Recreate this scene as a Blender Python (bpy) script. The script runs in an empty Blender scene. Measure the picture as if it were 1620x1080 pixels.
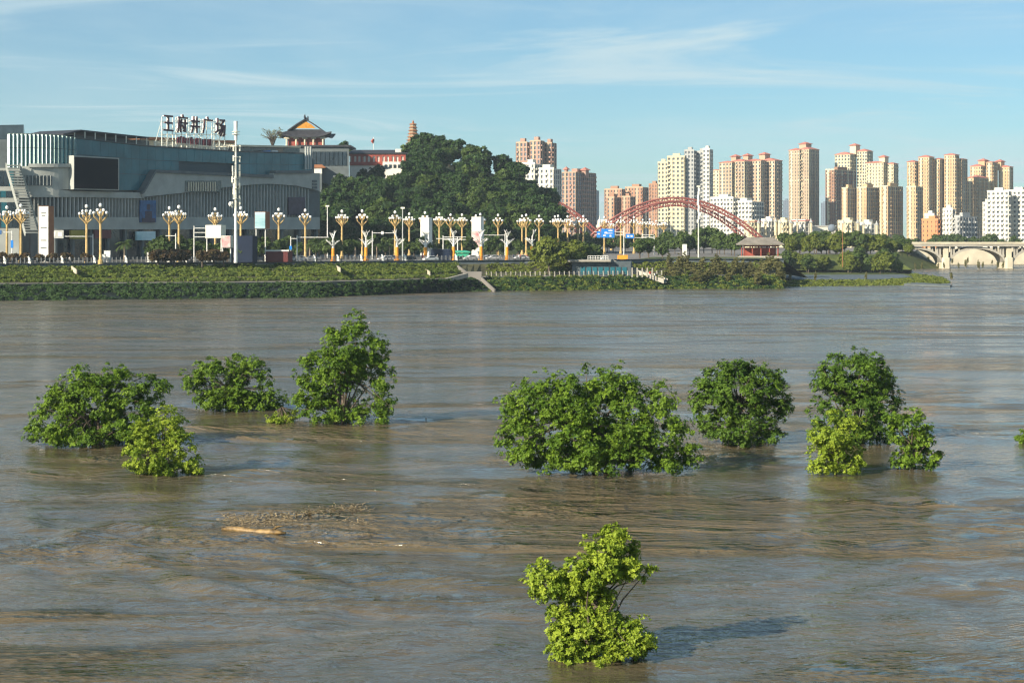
import bpy, math, random
import numpy as np
from mathutils import Vector

# ------------------------------------------------------------------ camera, sky, sun, exposure
SC = bpy.context.scene
COL = SC.collection
H, F, HY = 14.0, 2700.0, 376.0            # eye height above the river (m), focal length and horizon row in photo pixels
cam = bpy.data.cameras.new('camera'); cam.sensor_width = 36; cam.lens = 36 * F / 1620
cam.shift_y = -(540 - HY) / 1620; cam.clip_start = 0.5; cam.clip_end = 20000
camo = bpy.data.objects.new('camera', cam); COL.objects.link(camo)
camo.location = (0, 0, H); camo.rotation_euler = (math.radians(90), 0, 0); SC.camera = camo

SUN_EL = math.radians(25)
SUN_DIR = Vector((-0.76, -0.65, 0)).normalized() * math.cos(SUN_EL) + Vector((0, 0, math.sin(SUN_EL)))   # towards the sun
W = bpy.data.worlds.new('World'); SC.world = W; W.use_nodes = True
nt = W.node_tree; nt.nodes.clear()
def N(nt, t, **k):
    n = nt.nodes.new(t)
    for a, v in k.items():
        if a in n.inputs.keys(): n.inputs[a].default_value = v
        else: setattr(n, a, v)
    return n
sky = N(nt, 'ShaderNodeTexSky', sky_type='NISHITA', sun_disc=False)
sky.sun_elevation = SUN_EL; sky.sun_rotation = math.atan2(SUN_DIR.x, SUN_DIR.y)
sky.altitude = 300; sky.air_density = 1.0; sky.dust_density = 0.25; sky.ozone_density = 3.0
tc = N(nt, 'ShaderNodeTexCoord'); sep = N(nt, 'ShaderNodeSeparateXYZ'); nt.links.new(tc.outputs['Generated'], sep.inputs[0])
def wm(op, a, b=None, c=None):
    n = N(nt, 'ShaderNodeMath', operation=op)
    for i, v in enumerate((a, b, c)):
        if v is None: continue
        if isinstance(v, (int, float)): n.inputs[i].default_value = v
        else: nt.links.new(v, n.inputs[i])
    return n.outputs[0]
zz = wm('ADD', wm('MAXIMUM', sep.outputs[2], 0.0), 0.07)
comb = N(nt, 'ShaderNodeCombineXYZ')
nt.links.new(wm('DIVIDE', sep.outputs[0], zz), comb.inputs[0]); nt.links.new(wm('DIVIDE', sep.outputs[1], zz), comb.inputs[1])
def cloud(scale, lo, hi, rot, sx, sy, dist):
    mp = N(nt, 'ShaderNodeMapping'); mp.inputs['Rotation'].default_value = (0, 0, rot); mp.inputs['Scale'].default_value = (sx, sy, 1)
    nt.links.new(comb.outputs[0], mp.inputs[0])
    n = N(nt, 'ShaderNodeTexNoise', Scale=scale, Detail=7.0, Roughness=0.58, Distortion=dist); nt.links.new(mp.outputs[0], n.inputs['Vector'])
    m = N(nt, 'ShaderNodeMapRange', interpolation_type='SMOOTHSTEP'); m.inputs[1].default_value = lo; m.inputs[2].default_value = hi
    nt.links.new(n.outputs[0], m.inputs[0]); return m.outputs[0]
c1 = cloud(0.75, 0.475, 0.68, 0.5, 0.55, 1.0, 1.6)
c2 = cloud(0.3, 0.42, 0.64, -0.35, 0.6, 1.0, 0.9)
cm = wm('MINIMUM', wm('ADD', 0.12, wm('ADD', wm('MULTIPLY', c1, 0.66), wm('MULTIPLY', c2, 0.46))), 0.9)
mixc = N(nt, 'ShaderNodeMixRGB'); mixc.inputs[2].default_value = (6.0, 7.5, 7.9, 1)
tint = N(nt, 'ShaderNodeMixRGB', blend_type='MULTIPLY'); tint.inputs[0].default_value = 1; tint.inputs[2].default_value = (0.68, 0.97, 1.07, 1)
nt.links.new(sky.outputs[0], tint.inputs[1]); nt.links.new(cm, mixc.inputs[0]); nt.links.new(tint.outputs[0], mixc.inputs[1])
bg = N(nt, 'ShaderNodeBackground', Strength=0.057); nt.links.new(mixc.outputs[0], bg.inputs[0])
wo = N(nt, 'ShaderNodeOutputWorld'); nt.links.new(bg.outputs[0], wo.inputs[0])

sl = bpy.data.lights.new('sun', 'SUN'); sl.energy = 5.0; sl.angle = math.radians(0.55); sl.color = (1.0, 0.88, 0.70)
so = bpy.data.objects.new('sun', sl); COL.objects.link(so); so.rotation_euler = (-SUN_DIR).to_track_quat('-Z', 'Y').to_euler()
so.location = (-200, -150, 200)
vs = SC.view_settings; vs.view_transform = 'Standard'; vs.look = 'None'; vs.exposure = 0.9; vs.gamma = 1.0
SC.render.engine = 'CYCLES'; SC.cycles.use_denoising = True; SC.cycles.max_bounces = 4; SC.cycles.diffuse_bounces = 3; SC.cycles.use_light_tree = False; SC.cycles.transparent_max_bounces = 8
SC.cycles.caustics_reflective = False; SC.cycles.caustics_refractive = False; SC.cycles.filter_width = 1.3

# ------------------------------------------------------------------ helpers
R = random.Random(11)
RN = np.random.default_rng(5)
G = 7.9                                    # level of the promenade and the city ground
def XD(x, d): return (x - 810) / F * d
def ZD(y, d): return H - (y - HY) / F * d
def P(x, y, d): return Vector((XD(x, d), d, ZD(y, d)))

MATS = {}
def mat(name, col, rough=0.6, spec=0.3, metal=0.0, var=0.0, scale=1.0, bump=0.0, trans=0.0, attr=None, stretch=(1, 1, 1), col2=None, contrast=(0.35, 0.65)):
    m = bpy.data.materials.new(name); m.use_nodes = True; t = m.node_tree
    b = t.nodes['Principled BSDF']; b.inputs['Roughness'].default_value = rough
    b.inputs['Specular IOR Level'].default_value = spec; b.inputs['Metallic'].default_value = metal
    c = (*col, 1); b.inputs['Base Color'].default_value = c
    src = None
    if var > 0 or col2:
        g = t.nodes.new('ShaderNodeNewGeometry'); mp = t.nodes.new('ShaderNodeMapping'); mp.inputs['Scale'].default_value = stretch
        t.links.new(g.outputs['Position'], mp.inputs[0])
        n = t.nodes.new('ShaderNodeTexNoise'); n.inputs['Scale'].default_value = scale; n.inputs['Detail'].default_value = 5; n.inputs['Roughness'].default_value = 0.6
        t.links.new(mp.outputs[0], n.inputs['Vector'])
        r = t.nodes.new('ShaderNodeValToRGB'); r.color_ramp.elements[0].position, r.color_ramp.elements[1].position = contrast
        r.color_ramp.elements[0].color = (*[v * (1 - var) for v in col], 1)
        r.color_ramp.elements[1].color = (*(col2 if col2 else [min(1, v * (1 + var)) for v in col]), 1)
        t.links.new(n.outputs[0], r.inputs[0]); t.links.new(r.outputs[0], b.inputs['Base Color']); src = r.outputs[0]
        if bump:
            bn = t.nodes.new('ShaderNodeBump'); bn.inputs['Strength'].default_value = bump; bn.inputs['Distance'].default_value = 0.1
            t.links.new(n.outputs[0], bn.inputs['Height']); t.links.new(bn.outputs[0], b.inputs['Normal'])
    if attr:                                # leaf-by-leaf tint
        a = t.nodes.new('ShaderNodeAttribute'); a.attribute_name = attr
        mx = t.nodes.new('ShaderNodeMixRGB'); mx.inputs[1].default_value = c; mx.inputs[2].default_value = (*col2, 1) if col2 else c
        t.links.new(a.outputs['Fac'], mx.inputs[0]); t.links.new(mx.outputs[0], b.inputs['Base Color']); src = mx.outputs[0]
    if trans > 0:
        tr = t.nodes.new('ShaderNodeBsdfTranslucent'); ms = t.nodes.new('ShaderNodeMixShader'); ms.inputs[0].default_value = trans
        if src: t.links.new(src, tr.inputs[0])
        else: tr.inputs[0].default_value = c
        out = t.nodes['Material Output']
        t.links.new(b.outputs[0], ms.inputs[1]); t.links.new(tr.outputs[0], ms.inputs[2]); t.links.new(ms.outputs[0], out.inputs[0])
    MATS[name] = m; return m

mat('stone', (0.345, 0.365, 0.34), 0.75, var=0.12, scale=0.25)
mat('stone_dark', (0.10, 0.12, 0.125), 0.7, var=0.15, scale=0.3)
mat('fin_metal', (0.42, 0.44, 0.42), 0.45, 0.5, var=0.1, scale=0.5)
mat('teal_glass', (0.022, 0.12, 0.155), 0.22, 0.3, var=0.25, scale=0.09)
mat('sunlit_glass', (0.62, 0.80, 0.74), 0.25, 0.6, var=0.08, scale=0.2)
mat('dark_glass', (0.015, 0.025, 0.035), 0.12, 0.6, var=0.4, scale=0.2)
mat('screen', (0.003, 0.006, 0.011), 0.9, 0.0)
mat('joint', (0.02, 0.05, 0.065), 0.5)
mat('white_paint', (0.72, 0.72, 0.68), 0.5, var=0.08, scale=0.8)
mat('white_steel', (0.74, 0.73, 0.62), 0.45, var=0.1, scale=0.7)
mat('globe', (0.88, 0.88, 0.84), 0.25, 0.5)
mat('gold', (0.50, 0.35, 0.14), 0.42, 0.5, var=0.2, scale=1.2)
mat('orange_wrap', (0.72, 0.30, 0.03), 0.55, var=0.12, scale=1.5)
mat('sign_dark', (0.075, 0.02, 0.035), 0.5)
mat('sign_red', (0.13, 0.02, 0.03), 0.5)
mat('dark_roof', (0.035, 0.037, 0.045), 0.6, var=0.3, scale=0.8)
mat('grey_roof', (0.22, 0.20, 0.17), 0.7, var=0.2, scale=0.5)
mat('gable_gold', (0.55, 0.24, 0.03), 0.45, var=0.2, scale=0.9)
mat('cream', (0.62, 0.56, 0.42), 0.7, var=0.1, scale=0.3)
mat('temple_red', (0.30, 0.07, 0.05), 0.7, var=0.2, scale=0.5)
mat('hall_white', (0.72, 0.69, 0.62), 0.7, var=0.08, scale=0.5)
mat('arch_red', (0.24, 0.075, 0.062), 0.5, 0.4, var=0.15, scale=0.2)
mat('concrete', (0.36, 0.34, 0.29), 0.8, var=0.2, scale=0.12)
mat('concrete_pale', (0.55, 0.50, 0.38), 0.8, var=0.15, scale=0.15)
mat('wall_blue', (0.09, 0.115, 0.13), 0.8, var=0.25, scale=0.25)
mat('asphalt', (0.055, 0.055, 0.055), 0.85, var=0.2, scale=0.3)
mat('paving', (0.19, 0.18, 0.165), 0.85, var=0.2, scale=0.12)
mat('grass', (0.06, 0.085, 0.02), 0.9, var=0.35, scale=0.15, col2=(0.10, 0.125, 0.03))
mat('soil', (0.07, 0.07, 0.035), 0.9, var=0.4, scale=0.4)
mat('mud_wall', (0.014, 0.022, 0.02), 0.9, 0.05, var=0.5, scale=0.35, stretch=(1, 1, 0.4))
mat('hill_soil', (0.03, 0.045, 0.02), 0.95, var=0.3, scale=0.1)
mat('bark', (0.10, 0.08, 0.06), 0.9, var=0.3, scale=3)
mat('palm_bark', (0.30, 0.24, 0.17), 0.9, var=0.25, scale=2)
mat('leaf_lime', (0.12, 0.20, 0.016), 0.5, 0.16, attr='tint', col2=(0.36, 0.45, 0.05), trans=0.28)
mat('leaf_mid', (0.05, 0.115, 0.012), 0.5, 0.16, attr='tint', col2=(0.20, 0.31, 0.03), trans=0.26)
mat('leaf_deep', (0.035, 0.085, 0.012), 0.5, 0.16, attr='tint', col2=(0.13, 0.22, 0.025), trans=0.24)
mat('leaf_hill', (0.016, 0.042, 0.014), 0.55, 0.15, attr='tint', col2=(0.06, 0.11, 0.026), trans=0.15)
mat('leaf_hill_light', (0.03, 0.062, 0.014), 0.55, 0.15, attr='tint', col2=(0.095, 0.14, 0.03), trans=0.15)
mat('leaf_olive', (0.085, 0.125, 0.02), 0.55, 0.25, attr='tint', col2=(0.20, 0.23, 0.035), trans=0.25)
mat('leaf_park', (0.045, 0.085, 0.02), 0.55, 0.25, attr='tint', col2=(0.105, 0.155, 0.035), trans=0.2)
mat('leaf_red', (0.07, 0.04, 0.025), 0.6, 0.2, attr='tint', col2=(0.11, 0.09, 0.03), trans=0.15)
mat('leaf_reed', (0.11, 0.115, 0.04), 0.6, 0.2, attr='tint', col2=(0.22, 0.21, 0.08), trans=0.2)
mat('leaf_bank', (0.035, 0.078, 0.015), 0.6, 0.15, attr='tint', col2=(0.18, 0.215, 0.036), trans=0.18)
mat('sign_blue', (0.02, 0.20, 0.62), 0.4)
mat('poster_blue', (0.03, 0.10, 0.24), 0.5, var=0.4, scale=0.5)
mat('poster_cyan', (0.16, 0.50, 0.58), 0.5, var=0.3, scale=0.3, stretch=(0.2, 0.2, 1.0), col2=(0.6, 0.75, 0.78))
mat('poster_dark', (0.05, 0.035, 0.06), 0.5, var=0.4, scale=0.5)
mat('skin', (0.45, 0.28, 0.20), 0.6)
mat('rust_brown', (0.30, 0.13, 0.06), 0.6, var=0.15, scale=0.5)
mat('tarp_blue', (0.08, 0.25, 0.60), 0.5)
mat('yellow_sign', (0.28, 0.24, 0.03), 0.5)
mat('hoarding_blue', (0.006, 0.015, 0.04), 0.6, var=0.15, scale=0.4)
mat('hoarding_red', (0.12, 0.03, 0.03), 0.6)
mat('rubber', (0.02, 0.02, 0.02), 0.8)
mat('wood_wet', (0.24, 0.155, 0.06), 0.55, 0.4, var=0.6, scale=2.5)
mat('straw', (0.20, 0.15, 0.08), 0.7, attr='tint', col2=(0.40, 0.31, 0.17))
mat('grey_post', (0.13, 0.14, 0.145), 0.7, var=0.2, scale=0.7)
mat('pink_panel', (0.62, 0.22, 0.24), 0.6, var=0.25, scale=0.6, col2=(0.72, 0.6, 0.56))
mat('green_van', (0.05, 0.35, 0.22), 0.4)

class MB:
    """collects shapes given in world coordinates; build() links them as one mesh object"""
    def __init__(s): s.v = []; s.f = []; s.mi = []; s.m = 0
    def face(s, idx): s.f.append(idx); s.mi.append(s.m)
    def quad(s, *pts):
        i = len(s.v); s.v.extend([tuple(p) for p in pts]); s.face(tuple(range(i, i + len(pts)))); return s
    def hexa(s, b, t):
        i = len(s.v); n = len(b); s.v.extend([tuple(p) for p in b]); s.v.extend([tuple(p) for p in t])
        s.face(tuple(range(i + n - 1, i - 1, -1))); s.face(tuple(range(i + n, i + 2 * n)))
        for k in range(n):
            k2 = (k + 1) % n; s.face((i + k, i + k2, i + n + k2, i + n + k))
        return s
    def box(s, c, size, rz=0.0):
        ca, sa = math.cos(rz), math.sin(rz); hx, hy, hz = size[0] / 2, size[1] / 2, size[2] / 2
        pl = [(-hx, -hy), (hx, -hy), (hx, hy), (-hx, hy)]
        b = [(c[0] + x * ca - y * sa, c[1] + x * sa + y * ca, c[2] - hz) for x, y in pl]
        return s.hexa(b, [(x, y, c[2] + hz) for x, y, _ in b])
    def base(s, c, size, rz=0.0): return s.box((c[0], c[1], c[2] + size[2] / 2), size, rz)
    def prism(s, poly, z0, z1): return s.hexa([(x, y, z0) for x, y in poly], [(x, y, z1) for x, y in poly])
    def slab(s, pts, off):
        off = Vector(off); return s.hexa([Vector(p) for p in pts], [Vector(p) + off for p in pts])
    def path(s, pts, rad, n=6, cap=True):
        pts = [Vector(p) for p in pts]; i0 = len(s.v); L = len(pts)
        for k, p in enumerate(pts):
            t = (pts[min(k + 1, L - 1)] - pts[max(k - 1, 0)]).normalized()
            u = t.cross(Vector((0, 0, 1)));
            if u.length < 0.05: u = t.cross(Vector((0, 1, 0)))
            u.normalize(); w = u.cross(t); r = rad[k] if isinstance(rad, (list, tuple)) else rad
            for j in range(n):
                a = 2 * math.pi * j / n; s.v.append(tuple(p + u * (r * math.cos(a)) + w * (r * math.sin(a))))
        for k in range(L - 1):
            for j in range(n):
                a = i0 + k * n + j; b = i0 + k * n + (j + 1) % n; s.face((a, b, b + n, a + n))
        if cap:
            s.face(tuple(range(i0 + n - 1, i0 - 1, -1))); s.face(tuple(range(i0 + (L - 1) * n, i0 + L * n)))
        return s
    def tube(s, a, b, r0, r1=None, n=6): return s.path([a, b], [r0, r0 if r1 is None else r1], n)
    def lathe(s, c, prof, n=12):
        i0 = len(s.v)
        for r, z in prof:
            for j in range(n):
                a = 2 * math.pi * j / n; s.v.append((c[0] + r * math.cos(a), c[1] + r * math.sin(a), c[2] + z))
        for k in range(len(prof) - 1):
            for j in range(n):
                a = i0 + k * n + j; b = i0 + k * n + (j + 1) % n; s.face((a, b, b + n, a + n))
        s.face(tuple(range(i0 + n - 1, i0 - 1, -1))); s.face(tuple(range(i0 + (len(prof) - 1) * n, i0 + len(prof) * n)))
        return s
    def ball(s, c, r, n=8, m=5, sz=1.0):
        return s.lathe(c, [(max(0.02 * r, r * math.sin(math.pi * k / m)), -r * sz * math.cos(math.pi * k / m)) for k in range(m + 1)], n)
    def build(s, name, mats, parent=None, smooth=False):
        if isinstance(mats, str): mats = [mats]
        me = bpy.data.meshes.new(name); o = origin(parent)
        me.from_pydata([(x - o.x, y - o.y, z - o.z) for x, y, z in s.v], [], s.f)
        for m in mats: me.materials.append(MATS[m])
        if len(mats) > 1: me.polygons.foreach_set('material_index', s.mi)
        if smooth: me.polygons.foreach_set('use_smooth', [True] * len(s.f))
        me.update(); return link(name, me, parent)
def origin(p):
    o = Vector((0, 0, 0))
    while p is not None: o += p.location; p = p.parent
    return o
def link(name, data, parent=None):
    o = bpy.data.objects.new(name, data); COL.objects.link(o)
    if parent is not None: o.parent = parent
    return o
def tag(o, label, cat, group=None):
    o['label'] = label; o['category'] = cat
    if group: o['group'] = group
    return o
def thing(name, label, cat, loc=(0, 0, 0), group=None):
    o = link(name, None); o.location = loc; o.empty_display_size = 0.5; return tag(o, label, cat, group)
def structure(o): o['kind'] = 'structure'; return o
def stuff(o): o['kind'] = 'stuff'; return o
def copy_tree(src, loc, scale=None, rz=0.0):
    r = src.copy(); COL.objects.link(r); r.location = loc; r.rotation_euler = (0, 0, rz)
    if scale is not None: r.scale = scale if not isinstance(scale, (int, float)) else (scale,) * 3
    for ch in src.children:
        c = ch.copy(); COL.objects.link(c); c.parent = r
        for g in ch.children:
            e = g.copy(); COL.objects.link(e); e.parent = c
    return r
ORD = ['', 'first', 'second', 'third', 'fourth', 'fifth', 'sixth', 'seventh', 'eighth', 'ninth', 'tenth', 'eleventh', 'twelfth', 'thirteenth', 'fourteenth', 'fifteenth',
       'sixteenth', 'seventeenth', 'eighteenth', 'nineteenth', 'twentieth']
def ordinal(n):
    if n <= 20: return ORD[n]
    t = {2: 'twenty', 3: 'thirty', 4: 'forty', 5: 'fifty'}[n // 10]
    return t[:-1] + 'ieth' if n % 10 == 0 else t + '-' + ORD[n % 10]

# ---- foliage: every leaf is a small folded quad
def np_mesh(name, V, tint, mat_name):
    n = len(V) // 4; me = bpy.data.meshes.new(name)
    me.vertices.add(len(V)); me.vertices.foreach_set('co', V.astype(np.float32).ravel())
    me.loops.add(4 * n); me.loops.foreach_set('vertex_index', np.arange(4 * n, dtype=np.int32))
    me.polygons.add(n); me.polygons.foreach_set('loop_start', np.arange(0, 4 * n, 4, dtype=np.int32))
    a = me.attributes.new('tint', 'FLOAT', 'FACE'); a.data.foreach_set('value', tint.astype(np.float32))
    me.materials.append(MATS[mat_name]); me.update(calc_edges=True); return me
def unit(a): return a / np.maximum(np.linalg.norm(a, axis=1, keepdims=True), 1e-6)
def leaves(C, A, K, L, width, droop, rng, tint0=None):
    """rosettes: K leaves round axis A at each centre C -> vertices (4 per leaf), tint"""
    n = len(C); A = unit(A)
    ref = np.where(np.abs(A[:, 2:3]) < 0.9, np.array([[0, 0, 1.0]]), np.array([[1.0, 0, 0]]))
    U = unit(np.cross(A, ref)); Wv = np.cross(A, U); out = []; tints = []
    base = rng.random(n) if tint0 is None else tint0
    ph = rng.random(n) * 6.28
    for k in range(K):
        an = ph + 2 * math.pi * k / K + rng.normal(0, 0.25, n)
        rad = U * np.cos(an)[:, None] + Wv * np.sin(an)[:, None]
        dr = unit(rad + A * (droop + rng.normal(0, 0.25, n))[:, None])
        ln = (L * rng.uniform(0.7, 1.25, n))[:, None]
        side = unit(np.cross(dr, A + 0.3 * rng.normal(0, 1, (n, 3)))) * ln * width
        up = A * ln * 0.08
        p0 = C; p2 = C + dr * ln; pm = C + dr * ln * 0.55
        q = np.stack([p0, pm + side + up, p2, pm - side + up], 1); out.append(q.reshape(-1, 3))
        tints.append(np.clip(base * 0.75 + rng.random(n) * 0.35 - 0.05, 0, 1))
    return np.concatenate(out), np.concatenate(tints)
def crown_points(blobs, n_clumps, per, clump_r, rng, inner=0.45):
    """blobs: (cx,cy,cz,rx,ry,rz). Clumps near each blob's shell, points in each clump"""
    vol = np.array([b[3] * b[5] for b in blobs]); cnt = np.maximum(2, (n_clumps * vol / vol.sum()).astype(int))
    Cs, As, Ts, tips = [], [], [], []
    for b, k in zip(blobs, cnt):
        d = unit(rng.normal(0, 1, (k, 3))); r = rng.uniform(inner, 1.0, (k, 1)) ** 0.7
        c = np.array(b[:3]) + d * r * np.array(b[3:]); tips.append(c)
        tn = rng.random(k)
        for j in range(k):
            m = max(3, int(per * rng.uniform(0.6, 1.4)))
            dd = unit(rng.normal(0, 1, (m, 3))); rr = rng.random((m, 1)) ** 0.5 * clump_r * rng.uniform(0.6, 1.3)
            pp = c[j] + dd * rr * np.array([1, 1, 0.75])
            Cs.append(pp); As.append(dd * 0.8 + d[j] * 0.5 + np.array([0, 0, 0.55])); Ts.append(np.clip(tn[j] ** 1.4 * 0.85 + rng.random(m) * 0.25 - .05, 0, 1))
    return np.concatenate(Cs), np.concatenate(As), np.concatenate(Ts), np.concatenate(tips)
def branch_mesh(mb, base, tips, rng, r0, n_main=9, zmin=None):
    base = Vector(base); idx = rng.choice(len(tips), min(n_main, len(tips)), replace=False)
    for i in idx:
        t = Vector(tips[i]); mid = base.lerp(t, 0.5) + Vector((rng.normal(0, .1), rng.normal(0, .1), 0.12 * (t - base).length))
        mb.path([base, base.lerp(mid, 0.55), mid, t], [r0 * 0.8, r0 * 0.6, r0 * 0.4, r0 * 0.12], 5)

# ------------------------------------------------------------------ river
def water_material():
    m = bpy.data.materials.new('muddy_river_water'); m.use_nodes = True; t = m.node_tree; L = t.links
    b = t.nodes['Principled BSDF']; g = t.nodes.new('ShaderNodeNewGeometry')
    def noise(sc, sx, sy, detail, rough, dist=0.0, rot=0.0):
        mp = t.nodes.new('ShaderNodeMapping'); mp.inputs['Scale'].default_value = (sx, sy, 1); mp.inputs['Rotation'].default_value = (0, 0, rot)
        L.new(g.outputs['Position'], mp.inputs[0])
        n = t.nodes.new('ShaderNodeTexNoise'); n.inputs['Scale'].default_value = sc; n.inputs['Detail'].default_value = detail
        n.inputs['Roughness'].default_value = rough; n.inputs['Distortion'].default_value = dist
        L.new(mp.outputs[0], n.inputs['Vector']); return n.outputs[0]
    def ramp(src, a, b_, lo=0.0, hi=1.0):
        r = t.nodes.new('ShaderNodeMapRange'); r.interpolation_type = 'SMOOTHSTEP'
        for i, v in enumerate((a, b_, lo, hi)): r.inputs[i + 1].default_value = v
        L.new(src, r.inputs[0]); return r.outputs[0]
    def mth(op, a, b_):
        n = t.nodes.new('ShaderNodeMath'); n.operation = op
        for i, v in enumerate((a, b_)):
            if isinstance(v, (int, float)): n.inputs[i].default_value = v
            else: L.new(v, n.inputs[i])
        return n.outputs[0]
    # silt carried in bands along the current
    band = ramp(noise(0.042, 0.4, 1.0, 7, 0.64, 1.4, -0.35), 0.49, 0.71)
    fine = ramp(noise(0.35, 0.35, 1.0, 5, 0.6, 0.8, -0.3), 0.35, 0.7)
    swirl = ramp(noise(0.11, 0.35, 1.0, 6, 0.65, 2.2, -0.2), 0.45, 0.66)
    silt = mth('ADD', mth('MULTIPLY', band, 0.45), mth('ADD', mth('MULTIPLY', fine, 0.2), mth('MULTIPLY', swirl, 0.45)))
    mx = t.nodes.new('ShaderNodeMixRGB'); mx.inputs[1].default_value = (0.078, 0.070, 0.045, 1); mx.inputs[2].default_value = (0.185, 0.132, 0.066, 1)
    L.new(silt, mx.inputs[0]); L.new(mx.outputs[0], b.inputs['Base Color'])
    sp_ = t.nodes.new('ShaderNodeSeparateXYZ'); L.new(g.outputs['Position'], sp_.inputs[0])
    open_ = ramp(sp_.outputs[1], 105.0, 260.0)            # open current beyond the sheltered, drowned tree belt is rougher
    L.new(mth('ADD', ramp(band, 0.0, 1.0, 0.08, 0.15), mth('MULTIPLY', open_, mth('ADD', 0.05, mth('MULTIPLY', ramp(noise(0.13, 0.3, 1.0, 5, 0.62, 1.2, 0.1), 0.42, 0.62), 0.24)))), b.inputs['Roughness'])
    b.inputs['IOR'].default_value = 1.333; b.inputs['Specular IOR Level'].default_value = 0.9
    # ripples: broken water in the silty bands, smoother boils between
    h = mth('ADD', mth('MULTIPLY', noise(0.5, 0.75, 1.0, 4, 0.58, 0.8, 0.2), 0.62), mth('MULTIPLY', noise(1.9, 0.6, 1.0, 4, 0.55, 0.4, -0.25), 0.5))
    h = mth('ADD', h, mth('MULTIPLY', noise(0.11, 0.45, 1.0, 5, 0.6, 1.0, 0.15), 1.5))
    amp = mth('ADD', 0.26, mth('MULTIPLY', band, 1.15))
    bn = t.nodes.new('ShaderNodeBump'); bn.inputs['Strength'].default_value = 1.0; bn.inputs['Distance'].default_value = 0.8
    L.new(mth('MULTIPLY', h, amp), bn.inputs['Height']); L.new(bn.outputs[0], b.inputs['Normal'])
    return m
MATS['water'] = water_material()
def water():
    rows = [28.0]
    while rows[-1] < 620: rows.append(rows[-1] + max(0.05, 1.5 * rows[-1] ** 2 / (H * 1707)))
    rows = np.array(rows); u = np.linspace(-0.46, 0.46, 430)
    D, U = np.meshgrid(rows, u, indexing='ij'); X = D * U; Y = D.copy(); Z = np.zeros_like(X)
    step = np.maximum(1.5 * D ** 2 / (H * 1707), D * (u[1] - u[0]))
    rng = np.random.default_rng(21)
    def field(k, lam0, lam1, seed):
        r = np.random.default_rng(seed); f = np.zeros_like(X)
        for _ in range(k):
            lam = math.exp(r.uniform(math.log(lam0), math.log(lam1))); a = r.uniform(0, math.pi); p = r.uniform(0, 6.28)
            f += np.sin((X * math.cos(a) * 0.6 + Y * math.sin(a)) * 2 * math.pi / lam + p)
        return f / math.sqrt(k / 2)
    wx = field(8, 12, 40, 3) * 1.6; wy = field(8, 12, 40, 4) * 1.6; patch = np.clip(0.75 + 0.38 * field(10, 15, 60, 6), 0.15, 1.6)
    for _ in range(46):
        lam = math.exp(rng.uniform(math.log(0.7), math.log(7.5))); a = math.pi / 2 + rng.normal(0, 0.75); k = 2 * math.pi / lam
        amp = 0.021 / k * rng.uniform(0.5, 1.5); fade = np.clip((lam / step - 2.2) / 2.0, 0, 1)
        Z += amp * fade * np.sin(k * ((X + wx) * math.cos(a) + (Y + wy) * math.sin(a)) + rng.uniform(0, 6.28))
    Z *= patch; edge = np.clip((0.46 - np.abs(U)) / 0.03, 0, 1) * np.clip((D - 28) / 3, 0, 1) * np.clip((600 - D) / 60, 0, 1); Z *= edge
    n, m = X.shape; V = np.stack([X, Y, Z], -1).reshape(-1, 3)
    i = np.arange(n * m).reshape(n, m); q = np.stack([i[:-1, :-1], i[:-1, 1:], i[1:, 1:], i[1:, :-1]], -1).reshape(-1, 4)
    extra = np.array([[-1500, -60, 0], [1500, -60, 0], [1500, 3900, 0], [-1500, 3900, 0]], float); e = n * m
    V = np.concatenate([V, extra]); a0, a1, b0, b1 = i[0, 0], i[0, -1], i[-1, 0], i[-1, -1]
    nq = len(q); me = bpy.data.meshes.new('river')
    faces = list(map(tuple, q.tolist()))
    faces += [(e, e + 1, a1, *i[0, 1:-1][::-1].tolist(), a0), (e + 1, e + 2, b1, *i[1:-1, -1][::-1].tolist(), a1), (e + 2, e + 3, b0, *i[-1, 1:-1].tolist(), b1), (e + 3, e, a0, *i[1:-1, 0].tolist(), b0)]
    me.from_pydata(V.tolist(), [], faces); me.materials.append(MATS['water']); me.polygons.foreach_set('use_smooth', [True] * len(faces)); me.update()
    structure(link('river_water', me))
water()

# ------------------------------------------------------------------ land
def ip(x, tab): return float(np.interp(x, [a for a, _ in tab], [b for _, b in tab]))
TOP = [(-450, 380), (0, 410), (830, 478), (960, 481), (1050, 500), (1240, 508)]
SLOPE = [(-450, 366), (0, 394), (500, 411), (700, 440), (760, 465), (1050, 484), (1240, 492)]
LEDGE = [(-450, 362), (0, 390), (500, 407), (700, 437), (760, 456), (1050, 472), (1240, 480)]
SHORE = [(-450, 350), (0, 378), (500, 398), (700, 438), (760, 446), (1050, 465), (1240, 468)]
G = 7.7
XS = list(range(-450, 1241, 10))
def edge(tab, z, dd=0.0): return [Vector((XD(x, ip(x, tab) + dd), ip(x, tab) + dd, z)) for x in XS]
def strip(name, A, B, m):
    mb = MB()
    for a, b, c, d in zip(A[:-1], A[1:], B[1:], B[:-1]): mb.quad(d, c, b, a)
    return mb.build(name, m)
top = edge(TOP, G)
gpoly = [(p.x, p.y) for p in top] + [(86, 640), (142, 645), (166, 760), (187, 792), (215, 905), (2400, 905), (2400, 3800), (-2400, 3800), (-2400, 300)]
gm = MB(); gm.quad(*[(x, y, G) for x, y in gpoly]); structure(gm.build('ground', 'paving'))
wf = edge(TOP, G - 0.95, -0.4)
wallm = MB()
for a, b, c, d in zip(top[:-1], top[1:], wf[1:], wf[:-1]):
    wallm.quad(d, c, b, a)
    up = Vector((0, 0, 0.14)); out = Vector((0, -0.55, 0))
    wallm.hexa([a + out, b + out, b, a], [a + out + up, b + out + up, b + up, a + up])
tag(wallm.build('retaining_wall', 'wall_blue'), 'low dark grey retaining wall with coping along the promenade edge', 'wall')
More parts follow.
